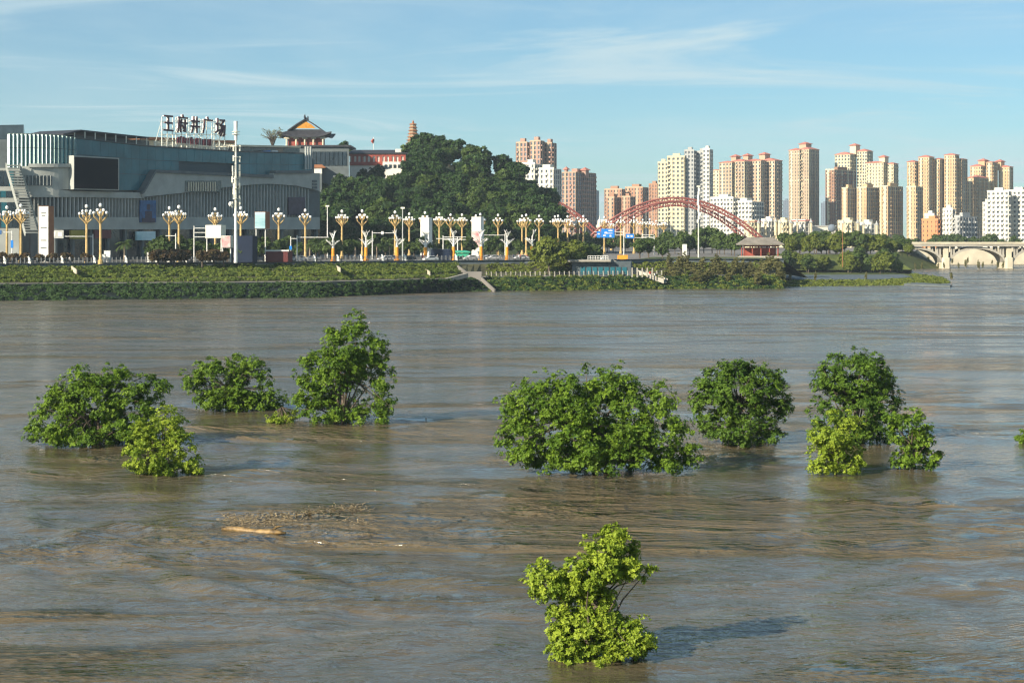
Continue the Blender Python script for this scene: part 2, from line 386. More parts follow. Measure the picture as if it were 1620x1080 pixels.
sf = edge(SLOPE, 3.5); structure(strip('bank_slope', wf, sf, 'soil'))
lf = edge(LEDGE, 3.45); structure(strip('lower_path', sf, lf, 'paving'))
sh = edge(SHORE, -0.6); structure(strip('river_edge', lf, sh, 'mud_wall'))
cap = MB(); e_ = [top[-1], wf[-1], sf[-1], lf[-1], sh[-1]]; cap.quad(*e_, Vector((sh[-1].x + 6, 520, -.6)), Vector((82.5, 520, G))); structure(cap.build('bank_end', 'soil'))
fl = MB()                                   # half-drowned terrace with lawn to the right
ft = [(70, 500), (112, 514), (128, 537), (140, 600), (142, 650), (70, 650)]
fb = [(70, 480), (116, 498), (136, 522), (154, 600), (160, 655)]
fl.quad(*[(x, y, 1.1) for x, y in ft])
for i in range(4): fl.quad((*fb[i], -0.5), (*fb[i + 1], -0.5), (*ft[i + 1], 1.1), (*ft[i], 1.1))
structure(fl.build('flood_terrace', 'grass'))
wp = MB(); wp.quad(*[(x, y, 1.13) for x, y in [(74, 520), (116, 532), (131, 560), (137, 598), (74, 585)]]); structure(wp.build('wet_paving', 'wall_blue'))
ub = MB(); seq = [(80, 508), (86, 640), (142, 645), (166, 760), (187, 792)]; lo = [(88, 506), (92, 632), (150, 640), (176, 752), (199, 786)]
for i in range(4): ub.quad((*lo[i], 0 if i > 2 else 2.0), (*lo[i + 1], -0.5 if i > 1 else 2.0), (*seq[i + 1], G), (*seq[i], G))
structure(ub.build('park_bank', 'grass'))
lawn = MB(); lawn.quad(*[(x, y, G + 0.01) for x, y in [(36, 494.5), (41.5, 500.3), (78, 505.8), (80, 560), (46, 560)]]); structure(lawn.build('lawn', 'grass'))
ew = MB()
for x0, x1 in ((214, 300), (300, 400), (400, 700)): ew.hexa([(x0, 904, -0.5), (x1, 904, -0.5), (x1, 906, -0.5), (x0, 906, -0.5)], [(x0, 904, 8.6), (x1, 904, 8.6), (x1, 906, 8.6), (x0, 906, 8.6)])
tag(ew.build('embankment_wall', 'concrete_pale'), 'pale sunlit embankment wall behind the concrete arch bridge', 'wall')
road = MB(); rc = [Vector((-190, 425, 0)), Vector((-92, 440, 0)), Vector((-52, 530, 0)), (Vector((12, 640, 0))), Vector((70, 790, 0)), Vector((150, 1000, 0)), Vector((190, 1100, 0))]
for a, b in zip(rc[:-1], rc[1:]):
    road.quad((a.x - 13, a.y + 4, G + .006), (a.x + 9, a.y - 4, G + .006), (b.x + 9, b.y - 4, G + .006), (b.x - 13, b.y + 4, G + .006))
structure(road.build('road', 'asphalt'))
# hill behind the mall
SIL = [(470, 275), (505, 268), (600, 262), (636, 246), (655, 222), (690, 222), (730, 234), (780, 242), (815, 262), (845, 285), (870, 312), (886, 338), (900, 372)]
def zridge(x): return max(G, ZD(ip(x, SIL), 725) - 8.5)
def zhill(x, d):
    t = min(1, max(0, (d - 628) / 97)); b = 1 if d < 790 else max(0, 1 - (d - 790) / 90)
    return G - 0.5 + (zridge(x) - G + 0.5) * (t ** 0.75) * b
hm = MB(); xs = list(range(440, 911, 15)); ds = [628, 634, 642, 652, 664, 680, 700, 725, 760, 790, 830, 880]
for d in ds:
    for x in xs: hm.v.append((XD(x, d), d, zhill(x, d)))
for a in range(len(ds) - 1):
    for b in range(len(xs) - 1):
        i = a * len(xs) + b; hm.face((i, i + 1, i + 1 + len(xs), i + len(xs)))
structure(hm.build('hill', 'hill_soil', smooth=True))

# ------------------------------------------------------------------ shopping mall: its front runs away from the river at about sixty degrees
def chaikin(p, k):
    p = np.array(p, float)
    for _ in range(k):
        q = np.empty((2 * len(p) - 2, 2)); q[0::2] = 0.75 * p[:-1] + 0.25 * p[1:]; q[1::2] = 0.25 * p[:-1] + 0.75 * p[1:]
        p = np.concatenate([p[:1], q, p[-1:]])
    return p
MP = chaikin([(-172, 460), (-141, 468.5), (-131, 470.5), (-124.5, 474), (-120.8, 482.5), (-64, 591)], 3)
_t = np.gradient(MP, axis=0); _t /= np.linalg.norm(_t, axis=1, keepdims=True); MNRM = np.stack([_t[:, 1], -_t[:, 0]], 1)
def fac(x, off=0.0):
    q = MP + MNRM * off; px = 810 + F * q[:, 0] / q[:, 1]
    o = np.argsort(px); X = np.interp(x, px[o], q[o, 0]); Y = np.interp(x, px[o], q[o, 1])
    nx = np.interp(x, px[o], MNRM[o, 0]); ny = np.interp(x, px[o], MNRM[o, 1]); l = math.hypot(nx, ny)
    return Vector((X, Y, 0)), Vector((nx / l, ny / l, 0))
def fp(x, y, off=0.0):
    p, n = fac(x, off); p.z = ZD(y, p.y); return p
def facade(mb, xs, yt, yb, off, thick, z0=None):
    """a slab that follows the front between photo columns xs; yt, yb: tables or numbers of photo rows"""
    st = []
    for x in xs:
        a, n = fac(x, off); b = a - n * thick
        t = ZD(yt if isinstance(yt, (int, float)) else ip(x, yt), a.y)
        q = z0 if z0 is not None else ZD(yb if isinstance(yb, (int, float)) else ip(x, yb), a.y)
        st.append([Vector((a.x, a.y, q)), Vector((a.x, a.y, t)), Vector((b.x, b.y, t)), Vector((b.x, b.y, q))])
    i0 = len(mb.v)
    for s in st: mb.v.extend([tuple(p) for p in s])
    for k in range(len(st) - 1):
        for j in range(4):
            a = i0 + 4 * k + j; b = i0 + 4 * k + (j + 1) % 4; mb.face((a, a + 4, b + 4, b))
    mb.face((i0 + 3, i0 + 2, i0 + 1, i0)); e = i0 + 4 * (len(st) - 1); mb.face((e, e + 1, e + 2, e + 3)); return mb
def fr(a, b, n): return [a + (b - a) * i / n for i in range(n + 1)]
mall = thing('shopping_mall', 'curved teal glass and grey stone shopping mall with big dark screen', 'building', (-110, 490, G))
ROOF = [(-30, 212), (12, 212), (60, 212.5), (95, 214.5), (125, 219), (230, 231), (365, 239.5), (492, 243)]
body = MB(); inner = MP - MNRM * 1.5
body.prism([(x, y) for x, y in inner[::3]] + [(-104, 612), (-232, 548)], G - 0.3, 41.0); body.build('core', 'stone_dark', mall)
up = facade(MB(), fr(11, 494, 60), ROOF, 300, -0.9, 0.5).build('glass_wall', 'joint', mall)
# pleated glass: left panes carry the sun's reflection as pale colour, right ones teal
xs = fr(11.5, 122, 17)
for a, b in zip(xs[:-1], xs[1:]):
    for (y0, y1) in (((0, 0.40), (0.41, 1.0))):
        def yy(x, f): return ip(x, ROOF) + (266 - ip(x, ROOF)) * f
        m_ = a + (b - a) * (0.62 if a < 80 else 0.5); k = MB()
        pa, pb = fac(a, -0.2)[0], fac(m_, 0.75)[0]; pc = fac(b, -0.2)[0]
        def wal(p, q, xa, xb): k.quad(Vector((p.x, p.y, ZD(yy(xa, y1), p.y))), Vector((q.x, q.y, ZD(yy(xb, y1), q.y))), Vector((q.x, q.y, ZD(yy(xb, y0), q.y))), Vector((p.x, p.y, ZD(yy(xa, y0), p.y))))
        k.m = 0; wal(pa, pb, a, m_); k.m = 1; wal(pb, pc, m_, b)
        k.build('glass_pane', ['sunlit_glass', 'teal_glass'], mall)
xs = fr(122, 493, 30)
for a, b in zip(xs[:-1], xs[1:]):
    for r, (f0, f1) in enumerate(((0, 0.3), (0.31, 0.64), (0.65, 1.0))):
        k = MB(); g0 = [(x, ip(x, ROOF) + 1.0 + (300 - ip(x, ROOF)) * f0) for x in (a, b)]; g1 = [(x, ip(x, ROOF) + 1.0 + (300 - ip(x, ROOF)) * f1) for x in (a, b)]
        if 276 < a < 360 and r == 1: continue
        facade(k, [a + 0.12, b - 0.12], g0, g1, -0.1 + R.uniform(-.06, .06), 0.3); k.build('glass_pane', 'teal_glass', mall)
facade(MB(), fr(11, 494, 50), [(x, y - 1.2) for x, y in ROOF], ROOF, 0.2, 1.6).build('parapet', 'stone_dark', mall)
facade(MB(), fr(274, 366, 8), 254, 271, -2.6, 0.4).build('terrace_recess', 'dark_glass', mall)
for x in fr(280, 360, 8): facade(MB(), [x, x + 0.7], 255, 270, -1.6, 0.3).build('mullion', 'stone_dark', mall)
# stone volumes below
STONE_TOP = [(-40, 268), (28, 263), (112, 263), (116, 303), (228, 307), (246, 273), (434, 286), (440, 286), (442, 273.5), (506, 275)]
facade(MB(), fr(30, 114, 12), 263, 300, 1.2, 3.0).build('stone_band', 'stone', mall)
facade(MB(), fr(45, 112, 10), 259, 264.5, 1.9, 3.4).build('ledge', 'stone', mall)
facade(MB(), fr(30, 228, 22), [(30, 294), (112, 302), (228, 305)], [(30, 312), (130, 312), (228, 314)], 1.2, 3.0).build('stone_band', 'stone', mall)
st = MB(); facade(st, [225, 228, 246, 252] + fr(260, 432, 12), [(225, 306), (228, 304), (246, 272.5), (432, 281)], [(225, 312), (300, 304), (360, 296), (410, 291), (432, 291)], 1.6, 3.4); st.build('stone_band', 'stone', mall)
facade(MB(), [226, 229, 247, 250] + fr(260, 433, 10), [(226, 303), (229, 300), (247, 268.5), (433, 277)], [(226, 307), (229, 304.6), (247, 273), (433, 281.6)], 2.2, 4).build('ledge', 'stone_dark', mall)
facade(MB(), fr(432, 506, 6), 274, [(432, 291), (470, 294), (506, 302)], 1.6, 3.4).build('stone_band', 'stone', mall)
facade(MB(), fr(436, 494, 5), 270, 274.6, 2.2, 4).build('ledge', 'stone_dark', mall)
FT = [(45, 300), (60, 303), (110, 308), (228, 312), (300, 304), (350, 297), (400, 291.5), (440, 292), (480, 296), (506, 303)]
FB = [(45, 362), (60, 345), (506, 345)]
facade(MB(), fr(40, 506, 46), FT, FB, -0.2, 1.3).build('fin_backing', 'stone_dark', mall)
x = 47.0
while x < 492:
    k = MB(); facade(k, [x, x + (1.0 if x < 140 else 0.75)], [(a, b + 0.5) for a, b in FT], [(45, 344), (506, 344)], 0.75, 0.9); k.build('fin', 'fin_metal', mall); x += 6.4 if x < 140 else 5.0
facade(MB(), fr(48, 506, 40), 343.5, 363, 1.0, 2.4).build('stone_band', 'stone', mall)
facade(MB(), fr(-35, 506, 40), 361, 410, -0.6, 1.0, z0=G).build('shop_glazing', 'dark_glass', mall)
for x in fr(60, 500, 16): facade(MB(), [x, x + 3.2], 362.5, 410, 0.4, 0.9, z0=G).build('column', 'stone_dark', mall)
facade(MB(), [112, 134], 364, 378, 0.9, 0.6).build('shop_sign', 'yellow_sign', mall)
facade(MB(), [150, 176], 364, 377, 0.9, 0.6).build('shop_sign', 'hoarding_red', mall)
facade(MB(), [216, 246], 366, 380, 0.9, 0.6).build('shop_sign', 'poster_cyan', mall)
# left end: glazed block, window band and outdoor stair
facade(MB(), fr(-38, 30, 8), 266, 410, 0.9, 2.4, z0=G).build('end_wall', 'stone', mall)
for y0, y1, a, b in ((270, 294, -36, 22), (302, 312, -36, 28), (320, 360, -36, 30)):
    for i, x in enumerate(fr(a, b, 7)[:-1]):
        w = (b - a) / 7; facade(MB(), [x + 0.4, x + w - 0.4], y0, y1, 1.1, 0.5).build('window', 'dark_glass' if (i + int(y0)) % 3 else 'teal_glass', mall)
facade(MB(), fr(24, 82, 6), 278, 293.5, 1.4, 0.5).build('window_band', 'dark_glass', mall)
for x in fr(28, 80, 9): facade(MB(), [x, x + 0.7], 278, 293.5, 1.7, 0.4).build('mullion', 'fin_metal', mall)
stair = MB(); a = fp(20, 262, 3.2); b = fp(50, 368, 6.0); stair.m = 0
for i in range(26):
    p = a.lerp(b, i / 25); stair.box(p, (3.4, 1.6, 0.35), 0.5)
sto = stair.build('outdoor_stair', 'stone', mall)
for dx in (-1.9, 1.9):
    k = MB(); o_ = Vector((dx * 0.88, dx * 0.47, 0)); k.hexa([a + o_ + Vector((0, 0, -.9)), a + o_ + Vector((.25, 0, -.9)), b + o_ + Vector((.25, 0, -.9)), b + o_ + Vector((0, 0, -.9))],
        [a + o_ + Vector((0, 0, .7)), a + o_ + Vector((.25, 0, .7)), b + o_ + Vector((.25, 0, .7)), b + o_ + Vector((0, 0, .7))]); k.build('stair_side', 'stone', sto)
# the big dark screen box
scr = facade(MB(), [117, 188.5], [(117, 246), (188.5, 250)], [(117, 299.5), (188.5, 301.5)], 3.2, 4.5).build('screen_box', 'stone', mall)
facade(MB(), [118.4, 187], [(118.4, 248.2), (187, 251.8)], [(118.4, 298), (187, 299.8)], 3.32, 0.2).build('screen', 'screen', scr)
# long window with slats on the stone volume
wn = facade(MB(), fr(293, 350, 4), 286, 303.5, 1.72, 0.4).build('window_band', 'dark_glass', mall)
for x in fr(298, 340, 11): facade(MB(), [x, x + 1.4], 288, 302.5, 1.95, 0.3).build('slat', 'cream', wn)
# posters on the fins
po = facade(MB(), [222, 247], 317, 352, 1.5, 0.4).build('poster', 'poster_blue', mall)
k = MB(); facade(k, [229.5, 240.5], 334, 351.5, 1.56, 0.1); facade(k, [232.5, 237.5], 323, 332, 1.56, 0.1); facade(k, [225, 246], 345, 351.8, 1.58, 0.1); k.build('poster_figure', 'poster_dark', po)
facade(MB(), [457, 483], 312, 340, 1.5, 0.4).build('poster', 'poster_dark', mall)
for i in range(2):
    for j in range(3): facade(MB(), [494.5 + 4.2 * i, 497.6 + 4.2 * i], 285 + 5 * j, 288.6 + 5 * j, 1.85, 0.3).build('wall_emblem', 'stone_dark', mall)
# roof structures
k = MB(); A, B_, C_, D_ = fp(100, 214, -4), fp(128, 207.5, -5), fp(236, 219, -5), fp(240, 225, -4); back = Vector((-14, 8, 0))
k.slab([A, B_, B_ + back, A + back], (0, 0, 0.4)); k.slab([B_, C_, C_ + back, B_ + back], (0, 0, 0.4)); rc_ = k.build('roof_canopy', 'dark_roof', mall)
for x in fr(118, 232, 7):
    k = MB(); t = fp(x, ip(x, [(100, 214), (128, 208), (236, 219)]), -5); k.tube((t.x, t.y, 41), t, 0.15); k.build('canopy_post', 'white_steel', rc_)
k = MB()
for x0, x1, y0, y1, off in ((120, 236, 214, 240, -9),): facade(k, fr(x0, x1, 6), [(x0, y0), (x1, y0 + 9)], 240, off, 5)
k.build('roof_plant', 'stone_dark', mall)
facade(MB(), fr(222, 372, 5), [(222, 220), (372, 226)], 245, -16, 6).build('roof_house', 'cream', mall)
facade(MB(), fr(221, 373, 5), [(221, 216), (373, 222.5)], [(221, 220.5), (373, 226.5)], -15, 8).build('roof_house_eave', 'rust_brown', mall)
facade(MB(), fr(372, 476, 5), [(372, 229), (476, 231)], [(372, 232), (476, 234)], -1.5, 9).build('roof_slab', 'cream', mall)
facade(MB(), fr(376, 474, 5), 233, 246, -5, 4).build('roof_lounge', 'dark_glass', mall)
facade(MB(), [402, 428], [(402, 241), (412, 237), (424, 237), (428, 238)], 243.5, -2, 2).build('tarpaulin', 'tarp_blue', mall)
facade(MB(), [430, 440], 238, 244, -2, 1).build('roof_cabinet', 'white_paint', mall)
for x in (483.5, 487.5, 491.5):
    a = fp(x, 232, 0.9); k = MB(); k.tube((a.x, a.y, ZD(268, a.y)), a, 0.32, n=6); k.build('riser_pipe', 'fin_metal', mall)
# rooftop sign: five dark characters on a white lattice
sign = thing('rooftop_sign', 'dark Chinese characters on white steel lattice above the mall roof', 'sign', fp(300, 238, -4))
CH = {'wang': [[(.1, .95), (.9, .95)], [(.15, .52), (.85, .52)], [(.04, .05), (.96, .05)], [(.5, .95), (.5, .05)]],
      'fu': [[(.52, 1.02), (.57, .9)], [(.12, .87), (.97, .87)], [(.15, .87), (.13, .4), (.02, -.03)], [(.4, .74), (.25, .42)], [(.32, .55), (.32, 0)], [(.44, .55), (.97, .55)], [(.77, .74), (.77, .04), (.64, .08)], [(.52, .4), (.6, .24)]],
      'jing': [[(.08, .72), (.92, .72)], [(.03, .38), (.97, .38)], [(.34, .98), (.33, .4), (.12, 0)], [(.68, .98), (.68, 0)]],
      'guang': [[(.5, 1.02), (.55, .88)], [(.15, .85), (.96, .85)], [(.18, .85), (.15, .4), (.02, -.02)]],
      'chang': [[(.02, .68), (.38, .68)], [(.2, .98), (.2, .25)], [(-.02, .17), (.4, .33)], [(.45, .92), (.9, .92), (.5, .6), (.97, .6), (.92, .1), (.8, 0)], [(.66, .58), (.55, .3), (.38, .12)], [(.82, .58), (.72, .25), (.52, 0)]]}
spots = [('wang', 257, 272, 182, 207), ('fu', 279, 294.5, 182.5, 208), ('jing', 300, 314, 184.5, 209), ('guang', 319, 334, 186, 209.5), ('chang', 339.5, 354.5, 187.5, 214)]
for nm, x0, x1, y0, y1 in spots:
    a = fp(x0, y1, -4); b = fp(x1, y1, -4); zt = ZD(y0, a.y); ux = b - a; ux.z = 0; n = Vector((ux.y, -ux.x, 0)).normalized(); k = MB(); hgt = zt - a.z
    for stroke in CH[nm]:
        pts = [a + ux * u + Vector((0, 0, v * hgt)) for u, v in stroke]
        for p, q in zip(pts[:-1], pts[1:]):
            t = (q - p).normalized(); s_ = n.cross(t).normalized() * 0.27; e = t * 0.25
            k.m = 0; k.hexa([p - e - s_ + n * .32, q + e - s_ + n * .32, q + e + s_ + n * .32, p - e + s_ + n * .32], [p - e - s_ + n * .62, q + e - s_ + n * .62, q + e + s_ + n * .62, p - e + s_ + n * .62])
            k.m = 1; k.hexa([p - e - s_ * .55 - n * .3, q + e - s_ * .55 - n * .3, q + e + s_ * .55 - n * .3, p - e + s_ * .55 - n * .3], [p - e - s_ * .55 + n * .3, q + e - s_ * .55 + n * .3, q + e + s_ * .55 + n * .3, p - e + s_ * .55 + n * .3])
    k.build('character', ['sign_dark', 'white_paint'], sign)
    lat = MB()
    for xx in fr(x0 - 1, x1 + 1, 2):
        t = fp(xx, y0 + 3, -4.4); f0 = fp(xx, 238, -2.6); f1 = fp(xx, 238, -8.5); lat.tube(f0, t, .13, n=4); lat.tube(f1, t, .13, n=4)
    for yv in (192, 203, 213, 222, 231): lat.tube(fp(x0 - 4, yv, -4.5), fp(x1 + 4, yv, -4.5), .1, n=4)
    for s0, s1 in ((x0 - 3, x1 + 2), (x1 + 2, x0 - 3)): lat.tube(fp(s0, 238, -3.5), fp(s1, 208, -4.5), .11, n=4)
    lat.build('lattice', 'white_steel', sign)
lat = MB()
for x in fr(243, 360, 14):
    lat.tube(fp(x, 239, -2.6), fp(x + 3, 228, -4), .11, n=4); lat.tube(fp(x + 6, 239, -2.6), fp(x + 3, 228, -4), .11, n=4)
for y in (228, 231): lat.tube(fp(243, y - 3, -4), fp(362, y + 3, -4), .16, n=4)
lat.tube(fp(243, 234, -4), fp(257, 186, -4.5), .13, n=4)
lat.build('lattice', 'white_steel', sign)
for i in range(13):                         # small red row, unreadable in the photo
    x = 281 + i * 4.2; k = MB(); y0 = 215.5 + i * 0.45 + R.uniform(-1, 1.5)
    facade(k, [x, x + 2.9], y0, 226 + i * 0.4, -3.2, 0.3); k.build('red_glyph', 'sign_red', sign)
# dark block behind the mall's left end
k = MB(); k.prism([(-185, 540), (-152.5, 533), (-164, 575), (-190, 590)], G, ZD(197, 532)); tag(k.build('office_block', 'dark_glass'), 'plain dark block rising behind the left end of the mall', 'building')

# ------------------------------------------------------------------ hilltop buildings
def hip_roof(mb, c, w, d, h, over=0.6, ridge=0.5, rz=0.0):
    ca, sa = math.cos(rz), math.sin(rz)
    def T(x, y, z): return (c[0] + x * ca - y * sa, c[1] + x * sa + y * ca, c[2] + z)
    a, b = w / 2 + over, d / 2 + over; r = w / 2 * ridge
    e = [T(-a, -b, 0), T(a, -b, 0), T(a, b, 0), T(-a, b, 0)]; u = [T(-a, -b, .3), T(a, -b, .3), T(a, b, .3), T(-a, b, .3)]
    i = len(mb.v); mb.v.extend(e + u + [T(-r, 0, h), T(r, 0, h)])
    for f in ((3, 2, 1, 0), (0, 1, 5, 4), (1, 2, 6, 5), (2, 3, 7, 6), (3, 0, 4, 7), (4, 5, 9, 8), (5, 6, 9), (6, 7, 8, 9), (7, 4, 8)): mb.face(tuple(i + q for q in f))
def temple():
    d = 716; base = P(483, 233, d); o = thing('temple_hall', 'hilltop temple hall with dark upturned roof and golden gable', 'temple', base)
    pl = MB(); pl.base((base.x, base.y + 6, 30), (24, 16, base.z - 30)); pl.build('platform', 'stone_dark', o)
    bd = MB(); bd.base((base.x, base.y + 4, base.z), (14.5, 9, 4.2)); bd.build('wall', 'temple_red', o)
    for x in (-7.6, -3.6, 0, 3.6, 7.6):
        k = MB(); k.tube((base.x + x, base.y - 1.6, base.z), (base.x + x, base.y - 1.6, base.z + 3.6), .38, n=8); k.build('column', 'cream', o)
        k = MB(); k.box((base.x + x, base.y - 1.7, base.z + 3.7), (2.2, .9, .5)); k.build('bracket', 'cream', o)
    k = MB(); k.box((base.x, base.y - 1.5, base.z + 4.15), (16.5, .5, .5)); k.build('beam', 'cream', o)
    rf = MB(); z0 = base.z + 4.3; n = 9
    # sweeping hipped skirt with lifted corners, then the gabled upper roof
    def ring(hw, hd, z, lift):
        pts = []
        for s in range(4):
            for i in range(n):
                t = -1 + 2 * i / n
                x, y = [(t * hw, -hd), (hw, t * hd), (-t * hw, hd), (-hw, -t * hd)][s]; l = lift * abs(t) ** 4 if i else lift
                k_ = 1 + 0.10 * (abs(t) ** 4 if i else 1)
                pts.append((base.x + x * k_, base.y + 4 + y * k_, z + l))
        return pts
    rings = [ring(10.4, 7.2, z0 - .3, 1.9), ring(10.4, 7.2, z0 + .2, 1.9), ring(8.4, 5.4, z0 + 1.3, .6), ring(6.2, 3.6, z0 + 2.6, .1), ring(5.4, 3.2, z0 + 3.2, 0)]
    i0 = len(rf.v); m = 4 * n
    for r_ in rings: rf.v.extend(r_)
    for a in range(len(rings) - 1):
        for j in range(m):
            p = i0 + a * m + j; q = i0 + a * m + (j + 1) % m; rf.face((p, q, q + m, p + m))
    rf.face(tuple(range(i0 + m - 1, i0 - 1, -1)))
    roof = rf.build('roof', 'dark_roof', o)
    # gable end turned to the river: golden triangle
    g = MB(); zt = z0 + 2.3; yb = base.y + 4
    for s in (-1, 1): g.slab([(base.x, yb - 4.8, zt + 4.9), (base.x + s * 3.6, yb - 4.8, zt + 2.7), (base.x + s * 7.4, yb - 5.0, zt), (base.x + s * 7.4, yb + 5, zt), (base.x + s * 3.6, yb + 5, zt + 2.7), (base.x, yb + 5, zt + 4.9)], (0, 0, .55))
    g.build('upper_roof', 'dark_roof', roof)
    g = MB(); g.slab([(base.x - 4.4, yb - 4.0, zt + 1.3), (base.x + 4.4, yb - 4.0, zt + 1.3), (base.x + 2.6, yb - 4.0, zt + 2.9), (base.x, yb - 4.0, zt + 4.4), (base.x - 2.6, yb - 4.0, zt + 2.9)], (0, .4, 0)); g.build('gable', 'gable_gold', roof)
    g = MB(); g.box((base.x, yb, zt + 5.6), (.7, 10.5, .7)); g.build('ridge', 'dark_roof', roof)
    for y in (-5.2, 5.2): k = MB(); k.path([(base.x, yb + y, zt + 5.6), (base.x, yb + y * 1.08, zt + 6.5), (base.x, yb + y * 1.0, zt + 7.2)], [.5, .35, .1], 5); k.build('ridge_finial', 'dark_roof', roof)
temple()
gb = thing('grey_hall', 'dark grey glazed block below the hilltop temple roof', 'building', P(513, 268, 690))
k = MB(); k.prism([(XD(473, 690), 690), (XD(552, 690), 690), (XD(552, 712), 712), (XD(474, 712), 712)], 20, ZD(232.5, 690)); k.build('wall', 'stone_dark', gb)
k = MB(); k.base((XD(513, 690), 701, ZD(232.5, 690)), (21.5, 24, .7)); k.build('roof', 'dark_roof', gb)
for x in fr(494, 549, 8)[:-1]: k = MB(); k.base((XD(x + 3.4, 690), 689.9, ZD(262, 690)), (1.45, .3, 5.6)); k.build('window', 'dark_glass', gb)
rb = thing('brick_pavilion', 'small red gabled roof house beside the mall corner', 'building', P(500, 272, 688))
k = MB(); k.base((XD(500, 688), 688, 26), (5, 3, ZD(275, 688) - 26)); k.build('terrace', 'stone_dark', rb)
k = MB(); k.base((XD(500, 688), 688, ZD(275, 688)), (5, 3, ZD(266, 688) - ZD(275, 688))); k.build('wall', 'hall_white', rb)
k = MB(); hip_roof(k, (XD(502, 688), 688, ZD(266, 688)), 6, 3, 1.4, .5, .6); k.build('roof', 'rust_brown', rb)
def long_hall():
    d = 738; o = thing('red_white_hall', 'long red and white hall with grey roof on the hill', 'building', P(598, 270, d))
    x0, x1 = XD(553, d), XD(642, d); zc = 34
    k = MB(); k.prism([(x0, d), (x1, d), (x1, d + 12), (x0, d + 12)], zc, ZD(243, d)); k.build('wall', 'hall_white', o)
    k = MB(); hip_roof(k, ((x0 + x1) / 2, d + 6, ZD(243.5, d)), x1 - x0, 12, 2.0, 1.2, .92); k.build('roof', 'dark_roof', o)
    k = MB(); k.box(((x0 + x1) / 2, d - .25, ZD(259, d)), (x1 - x0, .5, 1.5)); k.build('red_band', 'temple_red', o)
    k = MB(); k.box(((x0 + x1) / 2, d - .25, ZD(245.5, d)), (x1 - x0, .5, .9)); k.build('red_band', 'temple_red', o)
    for i, x in enumerate(fr(558, 640, 11)): k = MB(); k.box((XD(x, d), d - .2, ZD(252, d)), (.9 if i % 2 else 1.3, .45, 2.8)); k.build('red_column', 'temple_red', o)
    k = MB(); k.prism([(XD(607, d), d - 6), (XD(640, d), d - 6), (XD(640, d), d - 1), (XD(607, d), d - 1)], zc, ZD(257, d)); w = k.build('annex', 'hall_white', o)
    for x in (612, 619, 626, 633): k = MB(); k.box((XD(x, d), d - 6.1, ZD(264, d)), (1.1, .3, 1.4)); k.build('window', 'dark_glass', w)
    k = MB(); k.box((XD(630, d), d + 2, ZD(240.5, d)), (2.6, 2.6, 2.6)); k.build('roof_turret', 'hall_white', o)
long_hall()
def pagoda():
    d = 800; b = P(653.5, 226, d); o = thing('pagoda', 'tiered red brick pagoda rising above the hill trees', 'pagoda', b); z = b.z - 3; r = 3.3
    for i in range(8):
        k = MB(); k.lathe((b.x, b.y, z), [(r, 0), (r * .97, 1.1)], 8); s = k.build('storey', 'palm_bark', o)
        k = MB(); k.lathe((b.x, b.y, z + 1.0), [(r * .95, 0), (r * 1.25, .15), (r * 1.22, .35), (r * .9, .65)], 8); k.build('eave', 'rust_brown', s); z += 1.48; r *= .89
    k = MB(); k.lathe((b.x, b.y, z), [(.7, 0), (.45, .5), (.5, .8), (.1, 1.8)], 8); k.build('finial', 'rust_brown', o)
pagoda()
o = thing('small_shrine', 'little red and gold spired shrine among the hill trees', 'shrine', P(709, 240, 735)); b = P(709, 240, 735)
k = MB(); k.lathe((b.x, b.y, b.z - 5), [(1.2, 0), (1.2, 6)], 6); k.build('wall', 'gable_gold', o)
k = MB(); k.lathe((b.x, b.y, b.z + 1), [(2.2, 0), (1.0, .8), (.5, 2), (.1, 4)], 6); k.build('roof', 'temple_red', o)
o = thing('flagpole', 'white pole flying a red flag above the hill hall', 'flag', P(591, 240, 745)); b = P(591, 240, 745)
k = MB(); k.tube((b.x, b.y, b.z - 4), (b.x, b.y, ZD(217, 745)), .12, n=5); k.build('pole', 'white_paint', o)
k = MB(); k.path([(b.x, b.y, ZD(220, 745)), (b.x - .5, b.y + .2, ZD(224, 745)), (b.x - .3, b.y, ZD(227, 745))], [.5, .8, .3], 4); k.build('flag', 'temple_red', o)

# ------------------------------------------------------------------ apartment towers of the far bank
def wallmat(name, c): mat(name, tuple(v * .86 for v in c), 0.8, 0.2, var=0.08, scale=0.05); return name
WM = {n: wallmat(n, c) for n, c in {'t_pink': (0.43, 0.28, 0.22), 't_yellow': (0.58, 0.41, 0.24), 't_tan': (0.48, 0.37, 0.26), 't_cream': (0.70, 0.62, 0.42), 't_white': (0.70, 0.68, 0.60),
      't_brick': (0.40, 0.23, 0.15), 't_grey': (0.42, 0.43, 0.42), 't_brown': (0.34, 0.20, 0.13), 't_blue': (0.16, 0.20, 0.25), 't_orange': (0.58, 0.27, 0.13)}.items()}
mat('tower_glass', (0.105, 0.125, 0.15), 0.25, 0.5, var=0.5, scale=0.35)
mat('tower_trim', (0.62, 0.55, 0.42), 0.7)
mat('roof_pink', (0.45, 0.17, 0.13), 0.75, var=0.15, scale=0.2)
